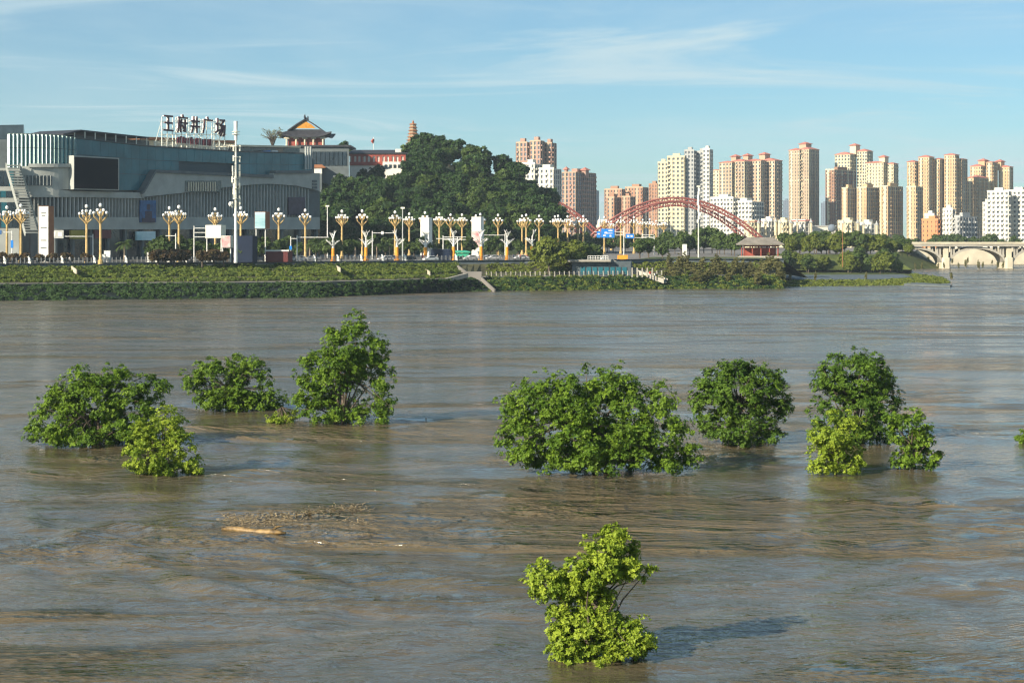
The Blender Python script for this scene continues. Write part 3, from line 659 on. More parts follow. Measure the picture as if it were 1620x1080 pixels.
def tower_block(o, xl, xc, xr, ytop, d, phi, wall, trim=None, roof=None, sp=0.36, pr=0.30, pl=0.70, bay=2.9, balc=0.15, z0=G, ground=True):
    """two faces meet at photo column xc: the left one looks to the sun, the right one away from it"""
    eR = Vector((math.cos(phi), math.sin(phi), 0)); eL = Vector((-math.sin(phi), math.cos(phi), 0))
    LR = max(1.5, (xr - xc) / F * d / math.cos(phi)); LL = max(1.5, (xc - xl) / F * d / math.sin(phi)); C = Vector((XD(xc, d), d, 0)); zt = ZD(ytop, d)
    def fp4(i, a=0.0, b=0.0): return [C + eR * i + eL * i, C + eR * (LR - i) + eL * i, C + eR * (LR - i) + eL * (LL - i), C + eR * i + eL * (LL - i)]
    g = MB(); q = fp4(.45); g.prism([(p.x, p.y) for p in q], z0, zt - .3); g.build('glazing', 'tower_glass', o)
    w = MB(); nf = max(2, round((zt - z0) / 3.05)); fh = (zt - z0) / nf
    def face(orig, e, n, L, pier, seed, sp):
        nb = max(1, round(L / bay)); bw = L / nb; rr = random.Random(seed)
        for i in range(nb + 1):
            c = orig + e * (bw * i); h = bw * pier / 2 * (1.0 if 0 < i < nb else 0.9); a = max(0, bw * i - h); b = min(L, bw * i + h)
            pz = .12 if i % 2 else .0
            w.m = 1 if (trim and i % 3 == 1) else 0
            p0, p1 = orig + e * a, orig + e * b
            w.prism([((p0 - n * .5).x, (p0 - n * .5).y), ((p0 + n * pz).x, (p0 + n * pz).y), ((p1 + n * pz).x, (p1 + n * pz).y), ((p1 - n * .5).x, (p1 - n * .5).y)], z0, zt)
        for f in range(nf + 1):
            z = z0 + f * fh; w.m = 1 if (trim and f in (nf, nf - 1, nf - 9)) else 0; p0, p1 = orig - n * .48, orig + e * L - n * .48; q0, q1 = orig - n * .06, orig + e * L - n * .06
            hh = fh * sp if f else 1
            w.hexa([(p0.x, p0.y, z - .2), (p1.x, p1.y, z - .2), (q1.x, q1.y, z - .2), (q0.x, q0.y, z - .2)], [(p0.x, p0.y, z - .2 + hh), (p1.x, p1.y, z - .2 + hh), (q1.x, q1.y, z - .2 + hh), (q0.x, q0.y, z - .2 + hh)])
        w.m = 0
        for i in range(nb):
            if rr.random() < balc * 2:
                for f in range(1, nf):
                    if rr.random() < .8:
                        a = orig + e * (bw * (i + .2)); b = orig + e * (bw * (i + .8)); z = z0 + f * fh - .2
                        w.hexa([(a.x, a.y, z), (b.x, b.y, z), ((b + n * .8).x, (b + n * .8).y, z), ((a + n * .8).x, (a + n * .8).y, z)], [(a.x, a.y, z + 1.1), (b.x, b.y, z + 1.1), ((b + n * .8).x, (b + n * .8).y, z + 1.1), ((a + n * .8).x, (a + n * .8).y, z + 1.1)])
    face(C, eR, -eL, LR, pr * .75, xc, sp * .55); face(C + eL * LL, -eL, -eR, LL, pl, xl, sp * 1.15)
    q = fp4(.42); w.m = 0; w.prism([(p.x, p.y) for p in q], zt - .35, zt + .5)
    wo_ = w.build('wall', [wall, trim or wall], o)
    bk = MB(); q = fp4(0.0); bk.slab([(q[1].x, q[1].y, z0), (q[2].x, q[2].y, z0), (q[2].x, q[2].y, zt), (q[1].x, q[1].y, zt)], eR * -.3); bk.slab([(q[2].x, q[2].y, z0), (q[3].x, q[3].y, z0), (q[3].x, q[3].y, zt), (q[2].x, q[2].y, zt)], eL * -.3); bk.build('rear_wall', wall, o)
    m = (fp4(0)[0] + fp4(0)[2]) / 2
    if roof:
        r = MB(); hip_roof(r, (m.x, m.y, zt + .5), LR, LL, min(LR, LL) * .22, .5, .45, phi); r.build('roof', roof, o)
    else:
        r = MB(); r.base((m.x, m.y, zt + .5), (LR * .45, LL * .4, 2.6), phi); r.build('lift_house', wall, o)
    return m
def turret(o, x0, x1, ytop, ybot, d, phi, wall, roof):
    c = P((x0 + x1) / 2, ybot, d); wd = (x1 - x0) / F * d / (math.cos(phi) + math.sin(phi)); c.y += wd; zt = ZD(ytop, d)
    k = MB(); k.prism([(c.x + a * math.cos(phi) - b * math.sin(phi), c.y + a * math.sin(phi) + b * math.cos(phi)) for a, b in ((-wd / 2, -wd / 2), (wd / 2, -wd / 2), (wd / 2, wd / 2), (-wd / 2, wd / 2))], c.z - 3, zt - 1.5); t = k.build('turret', wall, o)
    k = MB(); hip_roof(k, (c.x, c.y, zt - 1.5), wd, wd, 2.2, .9, .1, phi); k.build('turret_roof', roof, t)
def tower(label, blocks, d, wall, trim=None, roof=None, phi=42, turrets=(), **kw):
    xm = sum(b[1] for b in blocks) / len(blocks); o = thing('apartment_tower', label, 'building', (XD(xm, d), d, G), 'apartment towers across the water')
    for i, b in enumerate(blocks):
        dd = d + (b[4] if len(b) > 4 else 0) + 0.37 * i; tower_block(o, b[0], b[1], b[2], b[3], dd, math.radians(phi + 8 + (b[5] if len(b) > 5 else 0)), b[6] if len(b) > 6 else wall, trim, roof, **kw)
    for t in turrets: turret(o, t[0], t[1], t[2], t[3], d + (t[4] if len(t) > 4 else 8), math.radians(phi), wall, roof or 'roof_pink')
    return o
tower('brown apartment slab standing alone behind the right shoulder of the hill', [(816, 834, 840, 226), (838, 855, 862, 223.5, -4), (860, 873, 881, 227)], 1120, 't_pink', 't_tan', phi=52, sp=.3, pr=.45, pl=.5)
tower('white stepped apartment block half hidden by the hill trees', [(825, 846, 858, 260), (846, 876, 889, 268, -3)], 1000, 't_white', None, phi=56, sp=.4, pl=.6)
tower('pinkish tower with wide shaded blue side left of the red arch', [(889, 911, 946, 273)], 1180, 't_pink', 't_tan', phi=50, turrets=((893, 899, 265, 273), (920, 932, 266, 273)), pr=.2, pl=.5, sp=.25)
tower('low brick red apartment group seen through the red arch', [(957, 984, 990, 300), (990, 1017, 1027, 297), (960, 972, 984, 313, -40), (984, 997, 1006, 312, -44)], 1360, 't_brick', 't_tan', phi=48, balc=.05)
tower('slim orange brown tower beside the white tower behind the arch', [(1027, 1040, 1046, 292)], 1420, 't_brick', None, phi=48)
tower('tall cream and white tower with dark blue edge above the arch', [(1041, 1057, 1060, 258, 3, 20, 't_cream'), (1056, 1083, 1087, 249, 0, 20, 't_cream'), (1083, 1098, 1103, 239, 1, 16, 't_grey'), (1102, 1119, 1122, 241, 3, 12, 't_grey'), (1112, 1123, 1130, 237, -1, 14, 't_white')], 1250, 't_cream', None, phi=46, sp=.42, pl=.5, balc=.1)
tower('row of tan towers with pink roofs and three square turrets', [(1140, 1158, 1167, 258), (1160, 1178, 1190, 256, -4), (1183, 1204, 1214, 255, -3), (1206, 1226, 1240, 255)], 1440, 't_tan', 't_cream', 'roof_pink', phi=40, turrets=((1158, 1173, 245, 258), (1177, 1192, 243.5, 257), (1203, 1220, 241.5, 257)), pr=.4, pl=.55)
tower('short cream tower end peeping between white tower and tan row', [(1128, 1138, 1142, 270)], 1500, 't_cream', None, 'roof_pink', phi=45)
tower('single tall tan tower with pink roof and one turret', [(1250, 1265, 1276, 238.5), (1266, 1280, 1300, 237, -4)], 1540, 't_tan', 't_cream', 'roof_pink', phi=40, turrets=((1267, 1286, 225, 238),), pr=.4)
tower('highest stepped cream tower of the right cluster with small turret', [(1324, 1345, 1358, 245), (1358, 1372, 1384, 240)], 1570, 't_cream', None, 'roof_pink', phi=42, turrets=((1347, 1363, 227.5, 243),), pl=.4)
tower('brown capped grey tower at the left of the right cluster', [(1308, 1320, 1362, 269)], 1500, 't_brown', 't_cream', None, phi=36, pr=.35)
tower('cream tower with turret right of the highest stepped tower', [(1374, 1398, 1406, 258), (1405, 1414, 1424, 260)], 1530, 't_cream', None, 'roof_pink', phi=44, turrets=((1393, 1408, 246, 258),), pr=.5)
for a, b, c, yt, lb in ((1333, 1341, 1359, 298, 'first'), (1358, 1371, 1397, 297, 'second'), (1396, 1405, 1436, 295, 'third'), (1437, 1449, 1464, 296, 'fourth')):
    tower('%s from the left of the four lower yellow towers in front' % lb, [(a, b, c, yt)], 1340, 't_yellow', 't_cream', None, phi=38, pl=.8, pr=.3, sp=.3)
tower('big yellow tower wall with five ribs right of the yellow four', [(1437, 1447, 1457, 257), (1456, 1470, 1481, 249.5, -5), (1479, 1487, 1500, 253), (1497, 1511, 1520, 246, -5), (1516, 1522, 1534, 253)], 1470, 't_yellow', 't_cream', 'roof_pink', phi=40, pr=.3, sp=.3)
tower('pink roofed orange tower group standing near the right edge', [(1533, 1548, 1572, 282, -20), (1538, 1552, 1563, 264), (1562, 1570, 1583, 258), (1583, 1597, 1606, 265, 5)], 1520, 't_yellow', 't_cream', 'roof_pink', phi=42, turrets=((1551, 1567, 251.5, 262), (1578, 1592, 253, 264)), pr=.4)
tower('white balcony apartment block at the right picture edge', [(1567, 1596, 1604, 304), (1594, 1622, 1660, 303, 5)], 1090, 't_white', None, None, phi=48, sp=.45, pl=.5, balc=.5)
tower('small white block tucked left of the white balcony block', [(1556, 1566, 1572, 322)], 1120, 't_white', None, phi=48)
tower('orange brick low block in front of the yellow towers', [(1464, 1484, 1499, 349), (1466, 1478, 1484, 341, 6, 0, 't_white')], 1060, 't_orange', None, phi=30, sp=.5, pl=.8)
tower('grey low block with white stair tower beside the orange block', [(1495, 1507, 1513, 332, 3, 0, 't_white'), (1510, 1519, 1553, 344)], 1040, 't_grey', None, phi=30, sp=.45, balc=.5)
tower('white low rise with many balconies right of the arch crown', [(1127, 1160, 1172, 314), (1150, 1190, 1212, 320, -6)], 1160, 't_white', None, phi=40, sp=.45, pl=.4, balc=.6)
for i, (x0, x1, y) in enumerate(((933, 948, 302), (1240, 1250, 318), (1300, 1310, 322))):
    tower(('faint distant tower left of the brick red group', 'faint distant low tower beside the tan row', 'faint distant low tower beside the brown capped tower')[i], [(x0, x0 + 8, x1, y)], 2300, 't_blue', None, phi=45)
# low white town houses with cone turrets behind the park
th = [(1180, 1205, 352), (1207, 1232, 350), (1230, 1256, 352), (1257, 1288, 351), (1330, 1362, 352), (1362, 1392, 355)]
for i, (x0, x1, yt) in enumerate(th):
    d = 1080 + 7 * (i % 2); o = thing('town_house', 'white low town house with small turret, %s from the left' % ordinal(i + 1), 'house', P((x0 + x1) / 2, 385, d), 'white town houses behind the park')
    tower_block(o, x0, x0 + (x1 - x0) * .55, x1, yt, d, math.radians(34), 't_white' if i % 2 else 't_cream', None, 'roof_pink' if i % 3 == 0 else None, sp=.5, pl=.55, pr=.5, bay=2.8)
    for xx in (x0 + 4, x1 - 5):
        b = P(xx, yt, d - 1); k = MB(); k.lathe((b.x, b.y, b.z - 9), [(.75, 0), (.75, 8.6)], 6); t = k.build('turret', 't_cream', o); k = MB(); k.lathe((b.x, b.y, b.z - .4), [(1.3, 0), (.7, 1.0), (.1, 2.8)], 6); k.build('turret_roof', 't_grey', t)
o = thing('gas_sphere', 'dark round tank standing between the white town houses', 'tank', P(1316, 375, 1090)); b = P(1316, 361, 1090)
k = MB(); k.ball(b, 2.6, 14, 9); k.build('sphere', 't_blue', o)
for s in (-1.3, 1.3): k = MB(); k.tube((b.x + s, b.y, G), (b.x + s, b.y, b.z - 1.5), .2); k.build('leg', 't_grey', o)
o = thing('low_shed', 'pale low flat shed beside the dark round tank', 'building', P(1305, 375, 1100))
k = MB(); k.base((XD(1305, 1100), 1106, G), (14, 10, ZD(358, 1100) - G)); k.build('wall', 't_white', o)
k = MB(); k.base((XD(1305, 1100), 1106, ZD(358, 1100)), (15, 11, .6)); k.build('roof', 't_grey', o)
# lighthouse-like white monument
b = P(948.5, 372, 960); o = thing('white_monument', 'cream round monument tower shaped like a lighthouse', 'monument', (b.x, b.y, G))
k = MB(); k.lathe((b.x, b.y, G), [(1.75, 0), (1.3, 11.3)], 12); k.build('shaft', 'cream', o); z = G + 11.3
k = MB(); k.lathe((b.x, b.y, z), [(1.3, 0), (2.0, .9), (2.0, 1.6), (1.4, 2.4)], 12); k.build('gallery', 'cream', o)
k = MB(); k.lathe((b.x, b.y, z + 2.4), [(1.15, 0), (1.1, 2.2), (.3, 3.2), (.1, 5)], 10); k.build('lantern', 'hall_white', o)

# ------------------------------------------------------------------ bridges
def arch_rib(o, pts, depth, r):
    k = MB(); up = [Vector(p) for p in pts]; n = len(up); dn = []
    for i, p in enumerate(up):
        t = (up[min(i + 1, n - 1)] - up[max(0, i - 1)]).normalized(); nrm = Vector((-t.z, 0, t.x)); dn.append(p - nrm * depth)
    k.path(up, r, 6); rib = k.build('arch_rib', 'arch_red', o); k = MB(); k.path(dn, r, 6); k.build('lower_chord', 'arch_red', rib)
    w = MB()
    for i in range(n - 1): w.tube(up[i], dn[i], r * .55, n=4); w.tube(up[i + 1] if i % 2 else up[i], dn[i] if i % 2 else dn[i + 1], r * .5, n=4)
    w.build('web', 'arch_red', rib); return up
def para(xa, ya, xb, yb, xt, yt, d, n=28):
    out = []
    for i in range(n + 1):
        t = i / n; x = xa + (xb - xa) * t
        c = np.polyfit([xa, xt, xb], [ya, yt, yb], 2); out.append(P(x, float(np.polyval(c, x)), d))
    return out
rbr = thing('red_arch_bridge', 'red steel arch bridge with two lattice ribs behind the park trees', 'bridge', P(1075, 385, 900))
r1 = arch_rib(rbr, para(935, 372, 1206, 376, 1068, 313, 900), 1.9, .55)
r2 = arch_rib(rbr, para(955, 376, 1182, 377, 1062, 320, 928), 1.9, .55)
for i in range(3, 26, 2):
    k = MB(); k.tube(r1[i], r2[i], .3, n=5); k.build('cross_brace', 'arch_red', rbr)
r3 = arch_rib(rbr, para(700, 376, 953, 374, 822, 306, 905), 1.9, .55); r4 = arch_rib(rbr, para(680, 378, 930, 378, 805, 312, 932), 1.9, .55)
for i in range(18, 28, 2): k = MB(); k.tube(r3[i], r4[i], .3, n=5); k.build('cross_brace', 'arch_red', rbr)
for i in range(4, 26):
    k = MB(); k.tube(r1[i], (r1[i].x, r1[i].y, 11.4), .07, n=4); k.build('hanger', 'white_steel', rbr)
    if i > 16: k = MB(); k.tube(r3[i], (r3[i].x, r3[i].y, 11.4), .07, n=4); k.build('hanger', 'white_steel', rbr)
k = MB(); k.box((XD(960, 914), 914, 10.9), (190, 26, 1.0)); k.build('deck', 'concrete', rbr)
def stone_bridge():
    d = 775; o = thing('concrete_arch_bridge', 'pale concrete bridge with open arches crossing the side river', 'bridge', (XD(1520, d), d, 0)); W_ = 13
    zd = ZD(388, d); x0, x1 = 165, XD(1790, d)
    k = MB(); k.box(((x0 + x1) / 2, d + W_ / 2, zd), (x1 - x0, W_ + 1.5, 1.1)); dk = k.build('deck', 'concrete', o)
    for y in (-.9, W_ + .9): k = MB(); k.box(((x0 + x1) / 2, d + y, zd + 1.0), (x1 - x0, .25, .9)); k.build('parapet', 'concrete_pale', dk)
    piers = [1397, 1497, 1597, 1697, 1780]
    for x in piers:
        X = XD(x, d); k = MB(); k.prism([(X - 1.9, d), (X - 1.2, d - 1), (X + 1.2, d - 1), (X + 1.9, d), (X + 1.9, d + W_), (X - 1.9, d + W_)], -1, 5.0); p = k.build('pier', 'concrete_pale', o)
        k = MB(); k.base((X, d + W_ / 2, 5), (2.2, W_ - 1, zd - 5.4)); k.build('pier_column', 'concrete_pale', p)
    for a, b in zip(piers[:-1], piers[1:]):
        Xa, Xb = XD(a, d) + 1.4, XD(b, d) - 1.4; k = MB(); n = 22; zs, zc = 2.2, zd - .75; up = []; dn = []
        for i in range(n + 1):
            t = -1 + 2 * i / n; X = (Xa + Xb) / 2 + (Xb - Xa) / 2 * t; e = math.sqrt(max(0, 1 - t * t * .98)); up.append((X, zs + (zc - zs) * e + .0)); 
            dn.append(((Xa + Xb) / 2 + (Xb - Xa) / 2 * t * .96, zs - .4 + (zc - zs - .55) * e))
        for i in range(n):
            k.hexa([(dn[i][0], d + .4, dn[i][1]), (dn[i + 1][0], d + .4, dn[i + 1][1]), (up[i + 1][0], d + .4, up[i + 1][1]), (up[i][0], d + .4, up[i][1])],
                   [(dn[i][0], d + W_ - .4, dn[i][1]), (dn[i + 1][0], d + W_ - .4, dn[i + 1][1]), (up[i + 1][0], d + W_ - .4, up[i + 1][1]), (up[i][0], d + W_ - .4, up[i][1])])
        ar = k.build('arch', 'concrete', o)
        for i in (1, 2, 4, 18, 20, 21):
            X, z = up[i]
            for y in (d + 1.2, d + W_ - 1.2):
                k = MB(); k.base((X, y, z - .3), (.7, .9, zd - z - .2)); k.build('spandrel_column', 'concrete', ar)
    for x in (1400, 1450, 1500, 1550, 1600): k = MB(); X = XD(x, d); k.path([(X, d + .5, zd + .5), (X, d + .5, zd + 7.5), (X + 1.6, d + 1.2, zd + 8)], .09, 4); k.build('lamp_post', 'grey_post', dk)
stone_bridge()

# ------------------------------------------------------------------ trees standing in the flood
def flood_tree(label, ybase, blobs, leaf, rose, K, L, clump, seed, xb=None):
    d = H * F / (ybase - HY); rng = np.random.default_rng(seed); s = d / F
    B = [(XD(b[0], d), d + (b[4] if len(b) > 4 else rng.normal(0, .25)) * b[2] * s, ZD(b[1], d), b[2] * s * .92, b[2] * s * .85, b[3] * s * .92) for b in blobs]
    lowb = [b for b in blobs if b[1] + b[3] > ybase - 30]; lx0 = min(b[0] - b[2] for b in lowb); lx1 = max(b[0] + b[2] for b in lowb); wd = (lx1 - lx0) * .74; lx0 += (lx1 - lx0) * .1; sk = min(15, wd / 6)
    for q in range(5): B.append((XD(lx0 + wd * (.08 + .105 + .19 * q) / .96, d), d - rng.uniform(-.1, .16) * wd * s, ZD(ybase - sk * rng.uniform(.6, 1.3), d), wd * .11 * s, wd * .14 * s, sk * rng.uniform(.55, 1.15) * s))
    xb = xb or sum(b[0] * b[2] * b[3] for b in blobs) / sum(b[2] * b[3] for b in blobs); base = Vector((XD(xb, d), d, 0))
    o = thing('flooded_tree', label, 'tree', base, 'trees standing in the flood')
    area = sum(b[3] * b[5] for b in B); per = 30; C, A, T, tips = crown_points(B, int(9.0 * rose * area / per), per, clump * 1.12, rng, .45)
    B2 = [(b[0], b[1], b[2] + .12 * b[5], b[3] * 1.2, b[4] * 1.2, b[5] * 1.22) for b in B[:len(blobs)]]      # sprays that stick out of the outline
    C2, A2, T2, tips2 = crown_points(B2, int(1.9 * rose * area / 7), 7, clump * .5, rng, .9); C = np.concatenate([C, C2]); A = np.concatenate([A, A2 + np.array([0, 0, .5])]); T = np.concatenate([T, np.clip(T2 + .15, 0, 1)]); tips = np.concatenate([tips, tips2])
    C[:, 2] = np.where(C[:, 2] < 0.06, 0.06 + np.abs(C[:, 2]) * 0.2, C[:, 2])
    V, t = leaves(C, A, K, L * .55, 0.24, 0.4, rng, T); V[:, 2] = np.maximum(V[:, 2], -0.05)
    stuff(link('crown', np_mesh('crown', V - np.array(base), t, leaf), o))
    tr = MB(); top = Vector((base.x, d, max(1.2, .45 * max(b[2] for b in B)))); r0 = .05 + .018 * math.sqrt(area)
    tr.path([(base.x, d, -1.5), (base.x + .05, d, 0.3), top], [r0 * 1.3, r0, r0 * .7], 7); tr.build('trunk', 'bark', o, True)
    br = MB(); branch_mesh(br, (base.x, d, .2), tips, rng, r0 * .8, 14); branch_mesh(br, top, tips, rng, r0 * .7, 18); br.build('branch', 'bark', o)
    return o
flood_tree('nearest flooded tree with lime green leaf rosettes and hooked top', 1045, [(962, 880, 46, 36), (966, 848, 22, 22), (1008, 903, 27, 13), (930, 905, 36, 26), (868, 922, 38, 30), (900, 932, 26, 22), (942, 946, 28, 24), (955, 975, 40, 24, .3), (884, 985, 22, 32), (925, 970, 26, 26), (960, 905, 36, 20), (925, 1005, 50, 32), (940, 1030, 62, 24), (1008, 1002, 30, 24), (1020, 1022, 20, 14), (985, 1020, 40, 18), (890, 1030, 22, 20)], 'leaf_lime', 185, 7, .205, .25, 1)
flood_tree('wide dark green flooded tree furthest to the left', 704, [(150, 632, 62, 50), (95, 665, 44, 40), (212, 650, 44, 48), (128, 598, 22, 24), (180, 605, 26, 24), (243, 612, 24, 18), (60, 684, 20, 15), (150, 685, 90, 24), (215, 690, 40, 16), (105, 630, 30, 24)], 'leaf_mid', 46, 6, .30, .45, 2)
flood_tree('small yellow green flooded tree before the leftmost wide tree', 750, [(252, 688, 40, 36), (238, 722, 36, 28), (305, 735, 22, 14), (268, 660, 22, 14), (285, 705, 22, 26), (260, 738, 44, 14), (228, 690, 20, 24)], 'leaf_lime', 62, 6, .26, .36, 3)
flood_tree('low rounded flooded tree between the leftmost and tall trees', 650, [(338, 602, 44, 32), (392, 608, 36, 36), (372, 578, 34, 14), (428, 632, 22, 18), (308, 600, 22, 16), (352, 632, 46, 18), (402, 575, 18, 10), (405, 640, 36, 12)], 'leaf_mid', 42, 6, .32, .45, 4)
flood_tree('tall pointed flooded tree in the left half with open right side', 669, [(552, 550, 40, 34), (563, 513, 16, 18), (528, 535, 18, 18), (496, 600, 30, 34), (528, 612, 46, 40), (590, 556, 26, 26), (604, 600, 20, 30), (606, 642, 24, 16), (487, 570, 18, 11), (530, 652, 60, 18), (575, 575, 26, 26), (535, 580, 40, 30), (480, 640, 20, 22)], 'leaf_mid', 42, 6, .31, .45, 5)
flood_tree('tiny low bush touching the foot of the tall left tree', 669, [(437, 661, 16, 9), (455, 660, 16, 10), (445, 664, 24, 6)], 'leaf_lime', 70, 6, .24, .25, 6)
flood_tree('largest broad flooded tree left of centre right with pale tips', 748, [(862, 640, 54, 48), (957, 608, 38, 36), (818, 688, 36, 42), (918, 690, 70, 50), (1040, 692, 56, 44), (1046, 632, 24, 26), (995, 655, 46, 48), (800, 642, 18, 16), (1085, 720, 24, 24), (900, 615, 34, 26), (960, 725, 110, 22), (845, 715, 40, 24), (985, 610, 24, 22), (905, 650, 50, 44), (975, 690, 60, 40)], 'leaf_mid', 50, 6, .29, .45, 7)
flood_tree('dark rounded flooded tree right behind the largest broad tree', 700, [(1168, 622, 56, 46), (1165, 582, 26, 18), (1216, 640, 36, 40), (1122, 640, 30, 44), (1175, 680, 66, 20), (1237, 602, 16, 14), (1195, 590, 26, 18), (1130, 600, 24, 18)], 'leaf_deep', 46, 6, .31, .45, 8)
flood_tree('dark dome shaped flooded tree behind two yellow green ones', 700, [(1350, 600, 52, 42), (1350, 564, 24, 14), (1340, 650, 62, 44), (1396, 640, 30, 42), (1310, 600, 26, 24), (1385, 590, 26, 24), (1345, 688, 60, 12)], 'leaf_deep', 46, 6, .31, .45, 9)
flood_tree('yellow green flooded tree left of the front right pair', 748, [(1318, 684, 36, 28), (1300, 725, 24, 24), (1350, 728, 22, 20), (1345, 672, 26, 18), (1322, 708, 24, 22), (1292, 690, 18, 18)], 'leaf_lime', 56, 6, .26, .36, 10)
flood_tree('fresh green flooded tree right of the front right pair', 744, [(1430, 682, 28, 32), (1450, 712, 32, 24), (1482, 724, 15, 12), (1426, 734, 22, 10), (1460, 690, 18, 18), (1412, 660, 14, 14), (1455, 658, 12, 10)], 'leaf_mid', 56, 6, .27, .36, 11)
flood_tree('tip of a drowned bush cut by the right picture edge', 700, [(1616, 692, 14, 8), (1634, 688, 18, 12)], 'leaf_mid', 60, 6, .28, .25, 12)

# ------------------------------------------------------------------ trees, shrubs and palms of the far bank: prototypes, then copies
def proto_tree(name, leaf, w, h, trunk_h, n_blob, clumps, per, L, seed, flat=0.8, K=4, bark='bark', tr=.22):
    rng = np.random.default_rng(seed); o = thing(name, 'x', 'tree'); ch = h - trunk_h; B = []
    for i in range(n_blob):
        a = rng.uniform(0, 6.28); r = w * .5 * math.sqrt(rng.random()) * .72; z = trunk_h + ch * (.22 + .6 * rng.random()) ; k = 1 - .55 * abs((z - trunk_h) / ch - .45)
        B.append((r * math.cos(a) * k, r * math.sin(a) * k, z, w * .24 * k, w * .24 * k, ch * .22 * flat))
    B.append((0, 0, trunk_h + ch * .5, w * .34, w * .34, ch * .4))
    C, A, T, tips = crown_points(B, clumps, per, w * .075, rng); V, t = leaves(C, A, K, L, .34, .2, rng, T)
    stuff(link('crown', np_mesh('crown', V, t, leaf), o))
    m = MB(); m.path([(0, 0, -1), (0, 0, trunk_h), (0, 0, trunk_h + ch * .4)], [tr * 1.2, tr, tr * .5], 6); branch_mesh(m, (0, 0, trunk_h * .9), tips, rng, tr * .7, 7); m.build('trunk', bark, o)
    return o
def place(proto, used, loc, sc, label, group, cat='tree', rz=None):
    if proto not in used: used.add(proto); o = proto; o.location = loc; o.scale = sc if not isinstance(sc, (int, float)) else (sc,) * 3; o.rotation_euler = (0, 0, rz if rz is not None else R.uniform(0, 6.28))
    else: o = copy_tree(proto, loc, sc, rz if rz is not None else R.uniform(0, 6.28))
    return tag(o, label, cat, group)
USED = set()
hillp = [proto_tree('hill_tree', ('leaf_hill', 'leaf_hill', 'leaf_hill_light', 'leaf_hill', 'leaf_hill')[i], (13, 10, 12, 14, 9)[i], (13, 14, 12, 13, 15)[i], 2.5, (7, 5, 9, 6, 6)[i], 260, 9, (.85, .7, .8, .95, .65)[i], 40 + i) for i in range(5)]
hs = []
for x in range(512, 884, 13):
    for d in (634, 645, 657, 670, 686, 704, 724):
        xx = x + R.uniform(-6, 6); dd = d + R.uniform(-5, 5); z = zhill(xx, dd)
        if xx < 650 and z + 9 > ZD(268, dd) or z - G > 0.5 and z < G + 1 and xx > 875: continue
        hs.append((xx, dd, z))
R.shuffle(hs); hs = hs[:150] + [(x, 682 + R.uniform(-4, 3), zhill(x, 682) + R.uniform(-1, 1)) for x in (510, 519, 528, 537, 547, 557, 568, 580, 592, 604, 616, 628)]
for i, (x, d, z) in enumerate(hs):
    place(hillp[i % 5], USED, (XD(x, d), d, z - .8), R.uniform(.55, 1.08), 'dark green broadleaf tree in the dense wood covering the hill', 'trees covering the hill')
for i, (x, y, d, s, lb) in enumerate(((668, 240, 730, 1.0, 'tall dark tree crowning the top of the hill'), (690, 238, 728, .85, 'rounded dark tree beside the tree crowning the hill'), (645, 247, 742, .8, 'green tree at the foot of the pagoda'))):
    b = P(x, y, d); place(hillp[i], USED, (b.x, b.y, b.z - 5), s * 1.05, lb, None)
for i, (x, y, s, lb) in enumerate(((545, 240, .72, 'rounded tree right of the temple roof'), (572, 241, .45, 'small tree between the temple and the flag'), (612, 243, .4, 'little tree behind the roof of the hill hall'))):
    b = P(x, y, 775); k = MB(); place(hillp[i + 1], USED, (b.x, b.y, b.z - 4.5), s, lb, None)
bare = thing('bare_tree', 'thin leafless looking grey tree left of the temple', 'tree', P(431, 232, 705)); b = P(431, 232, 705); k = MB(); rng = np.random.default_rng(3)
k.tube((b.x, b.y, b.z - 12), (b.x, b.y, b.z + 2), .3, .2)
k.build('trunk', 'bark', bare); k = MB(); tp = []
for i in range(46):
    a = rng.uniform(0, 6.28); t = Vector((b.x + rng.uniform(-4, 4), b.y + rng.uniform(-3, 3), b.z + rng.uniform(2.5, 7.5))); k.path([(b.x, b.y, b.z + rng.uniform(-1, 2)), t.lerp(Vector((b.x, b.y, b.z + 3)), .5), t], [.13, .09, .04], 4); tp.append(t)
k.build('branch', 'bark', bare)
C = np.array([tuple(t) for t in tp for _ in range(4)]) + rng.normal(0, .4, (len(tp) * 4, 3)); V, t = leaves(C, rng.normal(0, 1, C.shape), 3, .45, .3, .2, rng); stuff(link('crown', np_mesh('crown', V - np.array(bare.location), t, 'leaf_reed'), bare))
parkp = [proto_tree('park_tree', 'leaf_park', 9, 11, 2.5, 6, 200, 9, .6, 60 + i) for i in range(3)]
olivep = [proto_tree('bushy_tree', 'leaf_olive', 11, 9.5, 1.0, 8, 330, 9, .6, 70 + i) for i in range(2)]
smallp = [proto_tree('street_tree', 'leaf_park', 5.0, 6.0, 1.2, 5, 120, 9, .42, 80 + i) for i in range(2)]
redp = proto_tree('dark_shrub', 'leaf_red', 4.5, 3.4, .4, 5, 110, 8, .4, 90)
slimp = [proto_tree('slender_tree', 'leaf_reed', 2.6, 9.5, 2.4, 6, 70, 8, .42, 95 + i, flat=1.5, tr=.09, bark='palm_bark') for i in range(3)]
def gb_(x, d): return (XD(x, d), d, G - .1)
for i, (x, y, d, s, lb) in enumerate(((868, 426, 470, 1.05, 'big yellow green bushy tree overhanging the promenade wall'), (898, 428, 478, .9, 'second yellow green bushy tree right of the biggest one'))):
    b = gb_(x, d); place(olivep[i], USED, (b[0], b[1] - (0 if i else 3), 5.0), s, lb, None)
for i, (x, d, s) in enumerate(((925, 486, .72), (943, 492, .62))):
    b = gb_(x, d); place(parkp[i], USED, (b[0], b[1], 5.5), s, ('dark bushy tree right of the yellow green bushy pair', 'low dark tree at the head of the white stair')[i], None)
